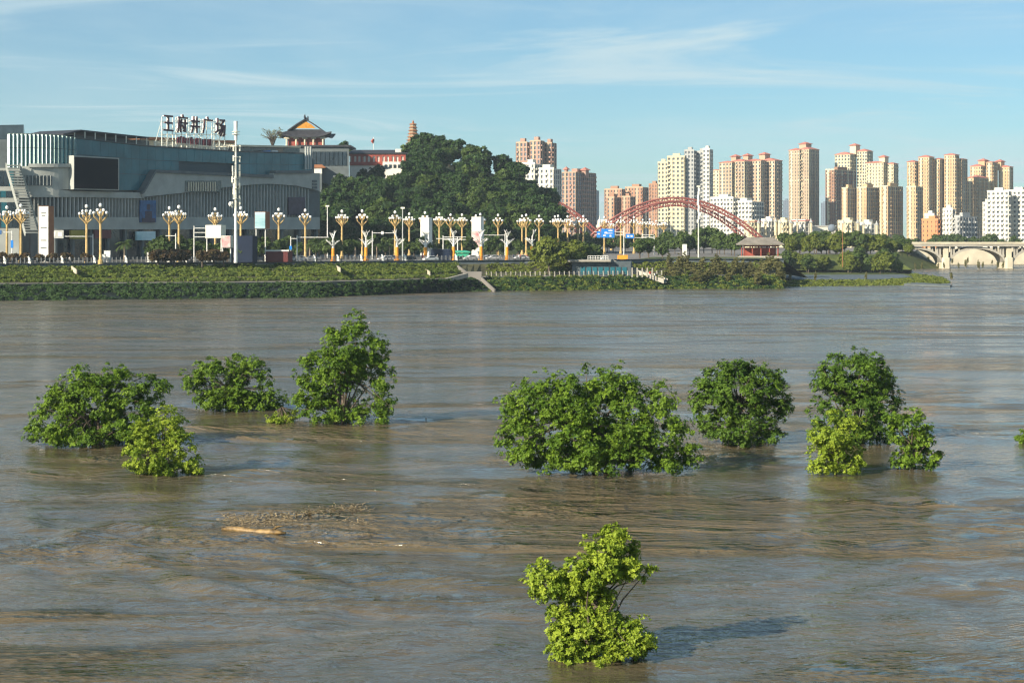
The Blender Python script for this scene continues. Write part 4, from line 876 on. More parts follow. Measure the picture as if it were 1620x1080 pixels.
for i in range(16):
    x = 1042 + i * 8.2 + R.uniform(-3, 3); d = R.uniform(560, 680); place(parkp[i % 3], USED, gb_(x, d), R.uniform(.62, 1.0), 'dark green park tree in the row before the red arch', 'park trees before the red arch')
for i in range(20):
    x = 862 + i * 9 + R.uniform(-4, 4); d = R.uniform(680, 840); place(parkp[i % 3], USED, gb_(x, d), R.uniform(.6, .85), 'roadside tree in the belt behind the blue road sign', 'roadside tree belt')
for i in range(44):
    x = 1236 + i * 4.7 + R.uniform(-4, 4); d = R.uniform(606, 690) if x < 1420 else R.uniform(625, 700); z = 1.0 if d < 645 else G - .3
    place((parkp + olivep)[i % 5], USED, (XD(x, d), d, z), R.uniform(.6, .95) * (1 if x < 1400 else .8), 'green tree of the riverside park grove left of the bridge', 'riverside park grove')
for i in range(46):
    x = 1054 + i * 4.1 + R.uniform(-3, 3); t = R.random(); d = 470 + t * 26; place(slimp[i % 3], USED, (XD(x, d), d, -.4 + t * 4), (R.uniform(.8, 1.2), R.uniform(.8, 1.2), R.uniform(.4, .72)), 'slender half drowned sapling in the thicket below the pavilion', 'drowned sapling thicket')
for i in range(16):
    x = 1440 + i * 10.5 + R.uniform(-4, 4); d = R.uniform(730, 765) if i % 3 else 880; place(slimp[i % 3], USED, (XD(x, d), d, -.6), R.uniform(.35, .6), 'thin sapling standing in the water before the arch bridge', 'saplings before the bridge')
for i, (x, d) in enumerate(((1505, 520), (1290, 505), (1370, 512), (1250, 500))):
    place(slimp[i % 3], USED, (XD(x, d), d, .2), .4, ('sapling at the outer tip of the drowned terrace', 'sapling left on the grassy terrace edge', 'sapling right on the grassy terrace edge', 'sapling where the thicket meets the terrace')[i], None)
for i in range(22):
    x = 1395 + i * 11 + R.uniform(-4, 4); d = R.uniform(925, 985); place(parkp[i % 3], USED, gb_(x, d), R.uniform(.45, .85), 'tree on the embankment behind the arch bridge', 'embankment trees')
for i, (x, d, s) in enumerate(sorted(((242, 440, 1.05), (303, 450, 1.15), (318, 446, 1.0), (330, 441, .9), (345, 445, .85), (376, 436, .95), (405, 460, 1.1), (416, 455, 1.25), (427, 462, .9), (455, 500, 1.2), (470, 500, .95), (500, 520, 1.1), (590, 530, 1.25), (610, 545, 1.2), (640, 560, 1.1), (655, 570, .9), (775, 560, 1.0), (786, 570, 1.2), (798, 565, .9), (820, 580, 1.0), (1012, 520, 1.15), (1026, 526, 1.1), (1048, 518, .8), (258, 437, 1.2), (271, 440, 1.0), (287, 441, 1.2), (360, 442, 1.1), (390, 446, 1.0), (444, 470, 1.1), (515, 500, 1.2), (532, 505, 1.1), (552, 510, 1.1), (668, 540, 1.2), (705, 545, 1.2), (740, 550, 1.2)))):
    place(smallp[i % 2], USED, gb_(x, d), s, 'small street tree behind the fence, %s from the left' % ordinal(i + 1), 'street trees behind the fence')
for i, (x, d, s) in enumerate([(4, 418, .9), (22, 418, .8), (40, 420, .85), (62, 422, .75), (84, 424, .8), (104, 424, .85), (136, 426, .8), (250, 427, 1.1), (262, 428, 1.05), (276, 428, 1.1), (292, 430, 1.05), (320, 430, 1.0), (338, 432, 1.1), (354, 433, .9)]):
    place(redp, USED, gb_(x, d), s, 'reddish brown clipped shrub behind the fence, %s from the left' % ordinal(i + 1), 'reddish shrubs behind the fence', 'shrub')
# palms
def proto_palm():
    o = thing('palm_tree', 'x', 'tree'); m = MB(); m.path([(0, 0, -.5), (.05, 0, 2), (0, 0, 5)], [.34, .25, .22], 8); m.build('trunk', 'palm_bark', o); rng = np.random.default_rng(8)
    for i in range(22):
        a = rng.uniform(0, 6.28); el = rng.uniform(-.3, 1.2); C_ = []; A_ = []; L_ = 2.6
        pts = []
        for j in range(9):
            t = j / 8; r = L_ * t * math.cos(el * (1 - .5 * t)); z = 5 + L_ * t * math.sin(el) - 1.5 * t * t; pts.append(np.array([r * math.cos(a), r * math.sin(a), z]))
        V = []
        for p, q in zip(pts[:-1], pts[1:]):
            tg = q - p; sd = np.cross(tg, [0, 0, 1]); sd /= np.linalg.norm(sd) + 1e-6
            for s in (-1, 1):
                for h in (0, .5):
                    b0 = p + tg * h; tip = b0 + sd * s * .62 + tg * 1.1 + np.array([0, 0, -.22]); V += [b0, b0 + tg * .35, tip, tip - tg * .1]
        stuff(link('frond', np_mesh('frond', np.array(V), rng.random(len(V) // 4), 'leaf_park'), o))
    return o
pp = proto_palm()
for i, (x, d, s) in enumerate(((197, 452, 1.0), (490, 512, .85), (541, 520, .95), (562, 524, .95), (596, 528, .8), (616, 532, .8))):
    place(pp, USED, gb_(x, d), s, 'feathery palm behind the fence, %s from the left' % ordinal(i + 1), 'palms behind the fence')

# shrubs and grass on the bank (nobody could count them)
def scatter(name, n, L, leaf, fn, seed, rows=None):
    rng = np.random.default_rng(seed); pts = []; ax = []; T = []
    while len(pts) < n:
        x = rng.uniform(-60, 1240); q = fn(x, rng)
        if q is None: continue
        c, r, hh = q; tn = rng.random()
        m = 14; dd = unit(rng.normal(0, 1, (m, 3))); dd[:, 2] = np.abs(dd[:, 2]); pp_ = np.array(c) + dd * np.array([r, r * .8, hh])
        pts.extend(pp_); ax.extend(dd + np.array([0, -.1, .4])); T.extend(np.clip(tn * .7 + rng.random(m) * .3, 0, 1))
    V, t = leaves(np.array(pts), np.array(ax), 4, L, .32, .3, rng, np.array(T)); return stuff(tag(link(name, np_mesh(name, V, t, leaf)), *LB[name]))
LB = {'bank_shrubs': ('rows of rounded green shrubs planted across the river bank slope', 'shrubs'), 'bank_weeds': ('tangled green weeds hanging over the lower river wall', 'weeds'), 'terrace_grass': ('bright green grass on the lower bank right of the ramp', 'grass')}
def on_slope(x, rng):
    row = rng.integers(0, 4); t = .12 + .25 * row + rng.normal(0, .045)
    if x > 725: return None
    a, b = ip(x, TOP) - .5, ip(x, SLOPE); d = a + (b - a) * t; z = G - .95 + (3.5 - G + .95) * t; h = rng.uniform(.35, .8) * (1.0 if row < 3 else .5)
    return (XD(x, d), d, z), rng.uniform(.6, 1.1), h
scatter('bank_shrubs', 36000, .42, 'leaf_bank', on_slope, 1)
def on_edge(x, rng):
    t = .1 + .9 * rng.random() ** 1.4; a, b = ip(x, LEDGE), ip(x, SHORE); d = a + (b - a) * t; z = 3.45 + (-.6 - 3.45) * t
    if x < 720 and rng.random() < .25 * (1 + math.sin(x * .05)): return None
    return (XD(x, d), d, z), rng.uniform(.4, .9), rng.uniform(.25, .5)
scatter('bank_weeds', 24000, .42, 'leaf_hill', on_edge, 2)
def on_terr(x, rng):
    if x < 770:
        if x > 300: return None
        k = rng.random(); i = rng.integers(0, 3); u = rng.random(); a = Vector(ft[i]).lerp(Vector(ft[i + 1]), u); b = Vector(fb[i]).lerp(Vector(fb[i + 1]), u); q = a.lerp(b, k * .8)
        return (q.x, q.y, 1.1 - 1.6 * k * .8), rng.uniform(.4, 1.2), rng.uniform(.25, .6)
    if rng.random() < .5:
        t = rng.random(); a, b = ip(x, LEDGE), ip(x, SHORE); d = a + (b - a) * t; z = 3.45 - 4.05 * t
    else:
        t = rng.random(); a, b = ip(x, TOP) - .5, ip(x, SLOPE); d = a + (b - a) * t; z = G - .95 + (3.5 - G + .95) * t
    return (XD(x, d), d, z), rng.uniform(.4, .9), rng.uniform(.25, .5)
scatter('terrace_grass', 24000, .4, 'leaf_olive', on_terr, 3)

# ------------------------------------------------------------------ golden lamps with white globes
def proto_lamp():
    o = thing('globe_lamp', 'x', 'street lamp'); m = MB(); m.lathe((0, 0, -.1), [(.62, 0), (.62, .9), (.42, 1.1), (.34, 2.4), (.27, 10.6), (.4, 10.8), (.4, 11.2), (.2, 11.5), (.14, 13.4)], 10); m.build('pole', 'gold', o)
    for i in range(6):
        a = i * math.pi / 3 + .3; c, s = math.cos(a), math.sin(a); m = MB()
        m.path([(0, 0, 9.6), (.75 * c, .75 * s, 10.5), (1.45 * c, 1.45 * s, 11.15), (1.75 * c, 1.75 * s, 11.5), (1.75 * c, 1.75 * s, 12.0)], [.17, .15, .13, .11, .16], 5); ar = m.build('arm', 'gold', o)
        m = MB(); m.ball((1.75 * c, 1.75 * s, 12.35), .33, 8, 6, 1.15); m.build('globe', 'globe', ar, True)
    for i in range(4):
        a = i * math.pi / 2 + .75; c, s = math.cos(a), math.sin(a); m = MB(); m.path([(0, 0, 11.2), (.7 * c, .7 * s, 11.9), (1.0 * c, 1.0 * s, 12.6)], [.12, .1, .13], 5); ar = m.build('arm', 'gold', o)
        m = MB(); m.ball((1.0 * c, 1.0 * s, 13.0), .32, 8, 6, 1.15); m.build('globe', 'globe', ar, True)
    m = MB(); m.ball((0, 0, 14.2), .42, 8, 6, 1.2); m.build('globe', 'globe', o, True); return o
LAMPS = sorted([(11, 325), (33, 322), (137, 323), (159, 321), (268, 326), (283, 324), (340.5, 328), (381, 326), (441, 328.5), (483, 330), (541, 331.5), (573, 331), (625, 333), (647.5, 336), (672.5, 334), (695, 336), (713, 337.5), (731, 337.5),
         (753, 339), (760, 336.5), (788, 338), (820, 341), (826, 339.5), (832.5, 338), (845, 341), (853, 339.5), (878, 340.5), (883, 339.5), (898, 340.5), (905, 348), (914, 343), (923, 340), (956, 341.5), (967, 349), (982, 342), (1003, 342), (1017, 346), (1028, 345.5), (1038, 348), (1050, 347)])
lp = proto_lamp()
for i, (x, yt) in enumerate(LAMPS):
    d = (14.75 - (H - G)) * F / (HY - yt); place(lp, USED, (XD(x, d), d, G), 1.0, 'golden lamp with cluster of white globes, %s from the left' % ordinal(i + 1), 'golden globe lamps along the promenade', 'street lamp')
# fence line helper
def fence_pt(x, back=1.0):
    d = ip(x, TOP) + back; return Vector((XD(x, d), d, G))
# white branching light sculptures with orange wrapped trunks
def proto_sculpture(seed):
    r = random.Random(seed); o = thing('light_tree', 'x', 'light sculpture'); m = MB(); m.lathe((0, 0, 0), [(.75, 0), (.75, .5), (.5, .55), (.42, 3.6), (.40, 3.7)], 10); m.build('orange_trunk', 'orange_wrap', o)
    m = MB(); m.path([(0, 0, 3.7), (.05, 0, 5), (0, 0, 6.4)], [.36, .2, .14], 7); m.build('white_trunk', 'white_paint', o)
    for i in range(9):
        a = i * .7 + r.uniform(-.2, .2); c, s = math.cos(a), math.sin(a); z0 = 4.0 if i < 5 else 6.0; L = r.uniform(1.5, 2.0) if i < 5 else r.uniform(.7, 1.1); h = r.uniform(1.3, 1.9) if i < 5 else r.uniform(1.5, 2.2)
        m = MB(); m.path([(0, 0, z0), (c * L * .5, s * L * .5, z0 + h * .55), (c * L, s * L, z0 + h)], [.13, .1, .07], 5); b = m.build('branch', 'white_paint', o)
        m = MB()
        for q in (-.5, .5): m.path([(c * L * .6, s * L * .6, z0 + h * .65), (math.cos(a + q) * L * 1.1, math.sin(a + q) * L * 1.1, z0 + h * 1.15)], [.08, .05], 4)
        m.build('twig', 'white_paint', b)
    return o
sps = [proto_sculpture(1), proto_sculpture(2)]
for i, x in enumerate((527, 579, 628, 673, 717.5, 761, 802, 842)):
    p = fence_pt(x, 2.2); place(sps[i % 2], USED, p, p.y / 452 * (1.0 if i % 3 else .96), 'white branching light tree on orange trunk, %s from the left' % ordinal(i + 1), 'white light trees on the promenade', 'light sculpture')
# ------------------------------------------------------------------ riverside fence with stone ornaments
fence = thing('riverside_fence', 'grey post and rail fence along the promenade edge', 'fence', fence_pt(300, .2))
pm = None; pts = []
x = -60.0
while x < 838:
    p = fence_pt(x, .25)
    if pm is None:
        m = MB(); m.base((fence.location.x, fence.location.y, fence.location.z), (.26, .26, 1.25)); m.ball((fence.location.x, fence.location.y, fence.location.z + 1.33), .17, 6, 4); q = m.build('fence_post', 'grey_post', fence); pm = q.data; q.location = p - fence.location
    else:
        q = link('fence_post', pm, fence); q.location = p - fence.location
    pts.append(p); x += 6.6
for z in (.45, .8, 1.12):
    m = MB(); m.path([p + Vector((0, 0, z)) for p in pts[::6] + pts[-1:]], .065, 4); m.build('fence_rail', 'grey_post', fence)
for i, x in enumerate((8, 47, 99, 150, 200, 248, 267, 294, 337, 379, 421, 460, 498, 535, 572, 606, 641, 722)):
    p = fence_pt(x, -.05); o = thing('stone_ornament', 'small white seated stone figure on the fence, %s from the left' % ordinal(i + 1), 'stone figure', p, 'white stone figures along the fence')
    m = MB(); m.base(p + Vector((0, -.1, 0)), (.62, .62, .55)); m.build('plinth', 'white_paint', o)
    m = MB(); m.path([p + Vector((.22, -.1, .5)), p + Vector((.05, -.1, 1.05)), p + Vector((-.18, -.1, 1.45))], [.3, .27, .2], 7); m.ball(p + Vector((-.24, -.1, 1.62)), .24, 7, 5); m.path([p + Vector((-.22, -.1, 1.2)), p + Vector((-.26, -.1, .5))], [.12, .1], 5); m.build('figure', 'white_paint', o, True)
# ------------------------------------------------------------------ lower railing, ramps, stairs on the right
def low_path_pt(x, f=.9):
    a, b = ip(x, SLOPE), ip(x, LEDGE); d = a + (b - a) * f; return Vector((XD(x, d), d, 3.47))
rail = thing('lower_railing', 'white dotted railing along the lower riverside path', 'railing', low_path_pt(850))
x = 762.0; lp_ = []
while x < 1048:
    p = low_path_pt(x); lp_.append(p); m = MB(); m.base(p, (.22, .22, 1.1)); m.ball(p + Vector((0, 0, 1.22)), .2, 6, 4); m.build('railing_post', 'concrete', rail); x += 7.7
for z in (.5, .95): m = MB(); m.path([p + Vector((0, 0, z)) for p in lp_], .06, 4); m.build('rail', 'grey_post', rail)
def ramp_wall(label, a, b, w=.28, h=.8, m_='concrete_pale'):
    o = MB(); a = Vector(a); b = Vector(b); n = (b - a).cross(Vector((0, 0, 1))).normalized() * w
    o.hexa([a - n - Vector((0, 0, .8)), b - n - Vector((0, 0, .8)), b + n - Vector((0, 0, .8)), a + n - Vector((0, 0, .8))], [a - n + Vector((0, 0, h * .3)), b - n + Vector((0, 0, h * .3)), b + n + Vector((0, 0, h * .3)), a + n + Vector((0, 0, h * .3))])
    return tag(o.build('ramp_wall', m_), label, 'wall')
ramp_wall('pale sloping stair wall under the end of the fence', P(724, 421, 462), P(741, 433, 452), .16, .8, 'paving')
ramp_wall('pale sloping wall running down into the river', P(762, 440, 450.5), P(783, 459, 442.5), .16, .8, 'paving')
ramp_wall('long grey ramp wall climbing the bank left of the landing', P(690, 446, 437), P(738, 434, 447), .5, 1, 'concrete')
m = MB(); c = P(748, 434, 452); m.box((c.x, c.y + 2, c.z - 1.0), (4.6, 4, 3.4)); tag(m.build('stair_landing', 'paving'), 'pale concrete landing block at the head of the ramp', 'landing')
for i, (xa, ya, xb, yb) in enumerate(((113, 422, 121, 428), (137, 441, 142, 446), (360, 437, 371, 446), (532, 421, 538, 425), (668, 423, 680, 431), (857, 438, 870, 447))):
    da, db = ip(xa, TOP) - 2, ip(xb, SLOPE) + 3; ramp_wall('narrow pale drain strip on the bank, %s from the left' % ordinal(i + 1), Vector((XD(xa, da), da, ZD(ya, da))), Vector((XD(xb, db), db, ZD(yb, db))), .13, .8)
st = thing('white_stair', 'long stair with white parapets descending from the platform', 'stairs', P(1000, 425, 474))
a0, b0 = P(962, 413, 478), P(1050, 443, 466)
for k_, off in enumerate((Vector((0, 0, 0)), Vector((1.4, 3.2, 0)))):
    m = MB(); a, b = a0 + off, b0 + off; n = Vector((0, .2, 0)); m.hexa([a - n - Vector((0, 0, .9)), b - n - Vector((0, 0, .9)), b + n - Vector((0, 0, .9)), a + n - Vector((0, 0, .9))], [a - n + Vector((0, 0, .35)), b - n + Vector((0, 0, .35)), b + n + Vector((0, 0, .35)), a + n + Vector((0, 0, .35))]); m.build('parapet', 'concrete', st)
for i in range(30):
    m = MB(); p = a0.lerp(b0, (i + .5) / 30) + Vector((.7, 1.6, -.75)); m.box(p, (.62, 2.9, .2)); m.build('tread', 'concrete', st)
m = MB(); m.hexa([(a0.x, a0.y + .3, 2.5), (b0.x, b0.y + .3, 2.5), (b0.x + 1.2, b0.y + 3, 2.5), (a0.x + 1.2, a0.y + 3, 2.5)], [a0 + Vector((0, .3, -1)), b0 + Vector((0, .3, -1)), b0 + Vector((1.2, 3, -1)), a0 + Vector((1.2, 3, -1))]); m.build('stair_body', 'wall_blue', st)
for x in (1000, 1008, 1016, 1024, 1032): m = MB(); p = P(x, 430, 466); m.base((p.x, p.y, 3.2), (.35, .35, 2.6)); m.build('pillar', 'concrete', st)
un = thing('underpass_building', 'low grey glazed building under the promenade platform', 'building', P(950, 438, 472))
m = MB(); m.prism([(XD(905, 470), 470), (XD(998, 470), 470), (XD(1000, 480), 480), (XD(905, 480), 480)], 3.2, 7.4); m.build('wall', 'wall_blue', un)
m = MB(); m.prism([(XD(898, 468), 468), (XD(966, 468), 468), (XD(968, 481), 481), (XD(900, 481), 481)], 7.4, 7.95); m.build('roof_slab', 'concrete', un)
for x in fr(922, 988, 7): m = MB(); p = P(x, 431, 469.9); m.box((p.x, p.y, 4.9), (1.2, .2, 2.0)); m.build('window', 'teal_glass', un)
pr = thing('platform_railing', 'white railing on the platform above the low grey building', 'railing', P(925, 411, 469))
for x in fr(930, 962, 8): m = MB(); p = P(x, 412, 469); m.base((p.x, p.y, 7.9), (.12, .12, 1.1)); m.build('railing_post', 'white_paint', pr)
for z in (8.4, 9.0): m = MB(); m.tube((XD(930, 469), 469, z), (XD(962, 469), 469, z), .07, n=4); m.build('rail', 'white_paint', pr)
o = thing('white_tank', 'round white object beside the head of the white stair', 'tank', P(953, 412, 470)); p = P(953, 410, 470)
m = MB(); m.ball((p.x, p.y, p.z), .6, 10, 7); m.build('drum', 'white_paint', o, True); m = MB(); m.base((p.x, p.y, 7.9), (.4, .4, .4)); m.build('foot', 'concrete', o)
# jetty and spit at right
m = MB(); m.prism([(XD(1430, 500), 500), (XD(1503, 482), 482), (XD(1506, 490), 490), (XD(1440, 520), 520)], -.5, .55); tag(m.build('jetty', 'stone_dark'), 'flat dark jetty slab reaching into the river at right', 'jetty')
# pavilion
pv = thing('park_pavilion', 'open pavilion with red columns and grey hipped roof in the park', 'pavilion', P(1202, 406, 545)); c = P(1202, 406, 545)
m = MB(); m.base((c.x, c.y, G - 1.5), (13, 7, 2.0)); m.build('floor', 'concrete', pv)
for x in (-5.4, -2.7, 0, 2.7, 5.4):
    for y in (-2.8, 2.8): m = MB(); m.tube((c.x + x, c.y + y, G + .4), (c.x + x, c.y + y, G + 4), .2, n=7); m.build('column', 'temple_red', pv)
m = MB(); m.box((c.x, c.y - 2.8, G + 3.7), (11.4, .3, .5)); m.build('beam', 'temple_red', pv)
m = MB(); m.base((c.x, c.y + 1.5, G + .5), (10, .2, 2.6)); m.build('back_screen', 'temple_red', pv)
m = MB(); hip_roof(m, (c.x, c.y, G + 4), 11.5, 6.5, 2.4, 1.3, .72); m.build('roof', 'grey_roof', pv)

# ------------------------------------------------------------------ masts, signs, hoardings
def mast():
    d = 428; b = gb_(373, d); X, Y = b[0], b[1]; o = thing('telecom_mast', 'tall white telecom mast covered in antennas before the mall', 'mast', (X, Y, G))
    z1 = ZD(330, d); z2 = ZD(222, d); zt = ZD(192, d)
    m = MB(); m.lathe((X, Y, G), [(.48, 0), (.34, z1 - G)], 10); m.build('lower_pole', 'white_paint', o)
    m = MB(); m.lathe((X, Y, z1), [(.3, 0), (.2, z2 - z1)], 8); m.build('upper_pole', 'white_steel', o)
    m = MB(); m.lathe((X, Y, z2), [(.42, 0), (.5, zt - z2)], 12); m.build('radome', 'white_paint', o)
    for y in (209, 213, 232, 249, 283, 299, 315): m = MB(); z = ZD(y, d); m.lathe((X, Y, z), [(1.0 if y < 216 else .75, 0), (1.0 if y < 216 else .75, .14)], 10); m.build('ring', 'white_steel', o)
    r = random.Random(4)
    for y in (236, 252, 266, 275, 284, 293, 302, 312, 322):
        for i in range(3):
            a = i * 2.1 + r.uniform(-.3, .3) + .4; m = MB(); z = ZD(y + r.uniform(-2, 2), d); m.box((X + 1.0 * math.cos(a), Y + 1.0 * math.sin(a), z), (.36, .28, 1.5), a); an = m.build('antenna', 'white_steel' if r.random() < .6 else 'fin_metal', o)
            m = MB(); m.tube((X, Y, z), (X + 1.0 * math.cos(a), Y + 1.0 * math.sin(a), z), .05, n=4); m.build('bracket', 'grey_post', an)
    m = MB(); p = P(365, 323, d); m.ball((p.x, Y - .4, p.z), .5, 8, 5, 1.3); m.build('dish', 'white_paint', o, True)
mast()
def totem(name, label, x0, x1, y0, d, face, side, y1=None, legs=False, cat='billboard'):
    xa, xb = XD(x0, d), XD(x1, d); w = xb - xa; zt = ZD(y0, d); zb = ZD(y1, d) if y1 else G; o = thing(name, label, cat, ((xa + xb) / 2, d, G))
    m = MB(); m.prism([(xa, d), (xb, d), (xb + .9, d + 1.6), (xa + .9, d + 1.6)], zb, zt); m.build('frame', side, o)
    m = MB(); m.box(((xa + xb) / 2, d - .06, (zb + zt) / 2), (w - .15, .1, zt - zb - .2)); m.build('panel', face, o)
    if legs:
        for X in (xa + .3, xb - .1): m = MB(); m.tube((X, d + .5, G), (X, d + .5, zb), .14); m.build('leg', 'white_paint', o)
    return o
t = totem('sign_totem', 'tall white sign pillar with brown side before the mall', 61, 77, 326, 431, 'white_paint', 'rust_brown')
for y, w in ((337, .5), (341, .35), (360, .6), (380, .55), (392, .6)): m = MB(); p = P(69, y, 431); m.box((p.x, 430.84, p.z), (2.4 * w, .06, .18)); m.build('print_line', 'stone_dark', t)
totem('billboard', 'cyan and white billboard on legs with orange edge', 403, 420, 335, 445, 'poster_cyan', 'rust_brown', 362, True)
totem('billboard', 'white panelled notice board behind the fence left of the mast', 325, 350, 356, 436, 'white_paint', 'white_steel', 377, True)
totem('billboard', 'pink and white printed board below the white notice board', 350, 365, 373, 433, 'pink_panel', 'white_steel', 392, True)
totem('hoarding', 'dark blue site hoarding at the foot of the telecom mast', 365, 400, 373, 434, 'hoarding_blue', 'hoarding_blue', cat='hoarding')
h = totem('hoarding', 'dark red low hoarding with white top rail', 420, 456, 397, 440, 'hoarding_red', 'hoarding_red', cat='hoarding')
m = MB(); p = P(438, 396.5, 440); m.box(p, (6.2, .5, .35)); m.build('top_rail', 'white_paint', h)
totem('sign_totem', 'tall plain white pillar behind a golden lamp', 665, 679, 344, 540, 'white_paint', 'white_paint')
t = totem('sign_totem', 'white pillar with red printed lower half among the lamps', 746, 761, 343, 560, 'white_paint', 'white_paint')
m = MB(); p = P(753.5, 378, 560); m.box((p.x, 559.8, p.z), (2.9, .1, 5.2)); m.build('red_panel', 'pink_panel', t)
totem('container', 'blue grey cabin with glass front behind the fence', 681, 712, 394, 470, 'hoarding_blue', 'wall_blue', cat='cabin')
def gantry(label, x0, x1, ypole, d, arms, panel=None, two=False):
    o = thing('sign_gantry', label, 'sign gantry', gb_(x0, d)); X0, X1 = XD(x0, d), XD(x1, d); zt = ZD(ypole, d)
    m = MB(); m.tube((X0, d, G), (X0, d, zt + .3), .16, .12); m.build('post', 'white_paint', o)
    if two: m = MB(); m.tube((X1, d, G), (X1, d, zt + .3), .16, .12); m.build('post', 'white_paint', o)
    for y in arms: m = MB(); m.tube((X0, d, ZD(y, d)), (X1, d, ZD(y, d)), .1, .09, 5); m.build('arm', 'white_paint', o)
    if panel:
        for (a, b, c, e, mt, lines) in panel:
            m = MB(); m.box(((XD(a, d) + XD(b, d)) / 2, d - .25, (ZD(c, d) + ZD(e, d)) / 2), (XD(b, d) - XD(a, d), .15, ZD(c, d) - ZD(e, d))); pn = m.build('panel', mt, o)
            for (lx, ly, lw, lh) in lines:
                m = MB(); m.box((XD(a + (b - a) * lx, d), d - .34, ZD(c + (e - c) * ly, d)), ((XD(b, d) - XD(a, d)) * lw, .04, (ZD(c, d) - ZD(e, d)) * lh)); m.build('print_mark', 'white_paint', pn)
    return o
gantry('white mast arm with traffic panels left of the palm', 147, 76, 372, 440, (374,), [(79, 101, 364, 377, 'fin_metal', [(.3, .5, .25, .6), (.75, .5, .3, .5)])])
gantry('white ladder arm post beside the white notice board', 307, 327, 359, 437, (361, 368, 375))
gantry('small white arm post left of the ladder arm post', 278, 262, 371, 434, (373,))
gantry('long white arm from the post beside the last golden mall lamp', 470, 520, 374, 452, (375.5,))
gantry('short white arm with blue disc beside the dark red hoarding', 460, 470, 376, 446, (377.5,), [(458, 462, 389, 395, 'sign_blue', [])])
gantry('white traffic light arm between two white light trees', 589, 624, 367, 500, (368.5,), [(603, 607, 366, 371, 'white_paint', [])])
gantry('double white arm across the street right of centre', 701, 737, 374, 520, (375, 379), None)
gantry('white arm post under the double arm', 724, 690, 376, 505, (377.5,))
gantry('white arm behind the orange lamp cluster', 799, 766, 371, 560, (372,))
gantry('big blue road direction sign on white gantry', 987, 940, 362, 600, (367, 372), [(951, 972, 362, 376, 'sign_blue', [(.7, .2, .3, .14), (.65, .5, .4, .07), (.35, .45, .2, .2), (.7, .8, .14, .2), (.25, .75, .2, .15)]), (944, 950, 366, 376, 'sign_blue', [(.5, .4, .5, .2)])], False)
gantry('small blue road sign on thin white arm', 1035, 989, 374, 610, (376,), [(990, 1003, 370, 377, 'sign_blue', [(.3, .5, .25, .35), (.7, .5, .25, .35)])])
gantry('thin double armed post right of the small blue sign', 1016, 1034, 371, 612, (371.5, 375))
gantry('purple topped parking sign on white arm at left edge', 19, -4, 367, 430, (367.5,), [(-3, 3, 364, 371, 'poster_blue', []), (17.5, 21.5, 380, 392, 'sign_blue', [])])
for i, (x, yt, d, lb) in enumerate(((518, 326, 530, 'slim white floodlight mast at the edge of the mall'), (637, 329, 470, 'tall slim grey camera mast among the golden lamps'), (1105, 295, 540, 'tall thin lattice pole before the white tower'), (1333, 352, 600, 'rusty thin pole rising from the park grove'))):
    X = XD(x, d); o = thing('light_mast', lb, 'mast', (X, d, G)); m = MB(); m.tube((X, d, G - 4 if i == 3 else G), (X, d, ZD(yt, d)), .2 if i != 3 else .12, .12 if i != 3 else .08, 6); m.build('pole', ('white_paint', 'fin_metal', 'white_steel', 'rust_brown')[i], o)
    m = MB(); m.box((X, d, ZD(yt, d)), (1.1 if i != 3 else .3, .5, .45)); m.build('head', 'white_steel', o)
    if i == 2:
        for y in fr(300, 350, 9): m = MB(); m.box((X + R.uniform(-.4, .4), d, ZD(y, d)), (.55, .5, 1.1)); m.build('antenna', 'white_paint', o)
o = thing('orange_barrier', 'orange barrier block on the platform beside the stair', 'barrier', P(985, 408, 492)); p = P(985, 409, 492)
m = MB(); m.base((p.x, p.y, G), (3.0, .5, 1.3)); m.build('panel', 'orange_wrap', o)
for s in (-1.2, 1.2): m = MB(); m.base((p.x + s, p.y, G), (.2, 1.0, .2)); m.build('foot', 'rubber', o)
for i, (x, yt, d, w) in enumerate(((170, 396, 440, 1.6), (164, 402, 438, 1.0), (236, 399, 440, 1.0), (1083, 386, 520, 1.3))):
    p = gb_(x, d); o = thing('utility_cabinet', ('large', 'low', 'slim', 'park')[i] + ' white utility cabinet standing behind the promenade', 'cabinet', p, 'utility cabinets'); hgt = max(1.0, ZD(yt, d) - G)
    m = MB(); m.base(p, (w, .8, hgt)); m.build('box', 'white_paint', o); m = MB(); m.base((p[0], p[1], p[2] + hgt), (w + .15, .95, .08)); m.build('lid', 'fin_metal', o)
o = thing('green_stall', 'small green roofed stall behind the fence right of the cabin', 'stall', gb_(728, 500)); p = gb_(728, 500)
m = MB(); m.base(p, (5, 2.4, 1.9)); m.build('counter', 'green_van', o); m = MB(); hip_roof(m, (p[0], p[1], p[2] + 2.0), 5.2, 2.6, .7, .4, .6); m.build('roof', 'green_van', o)
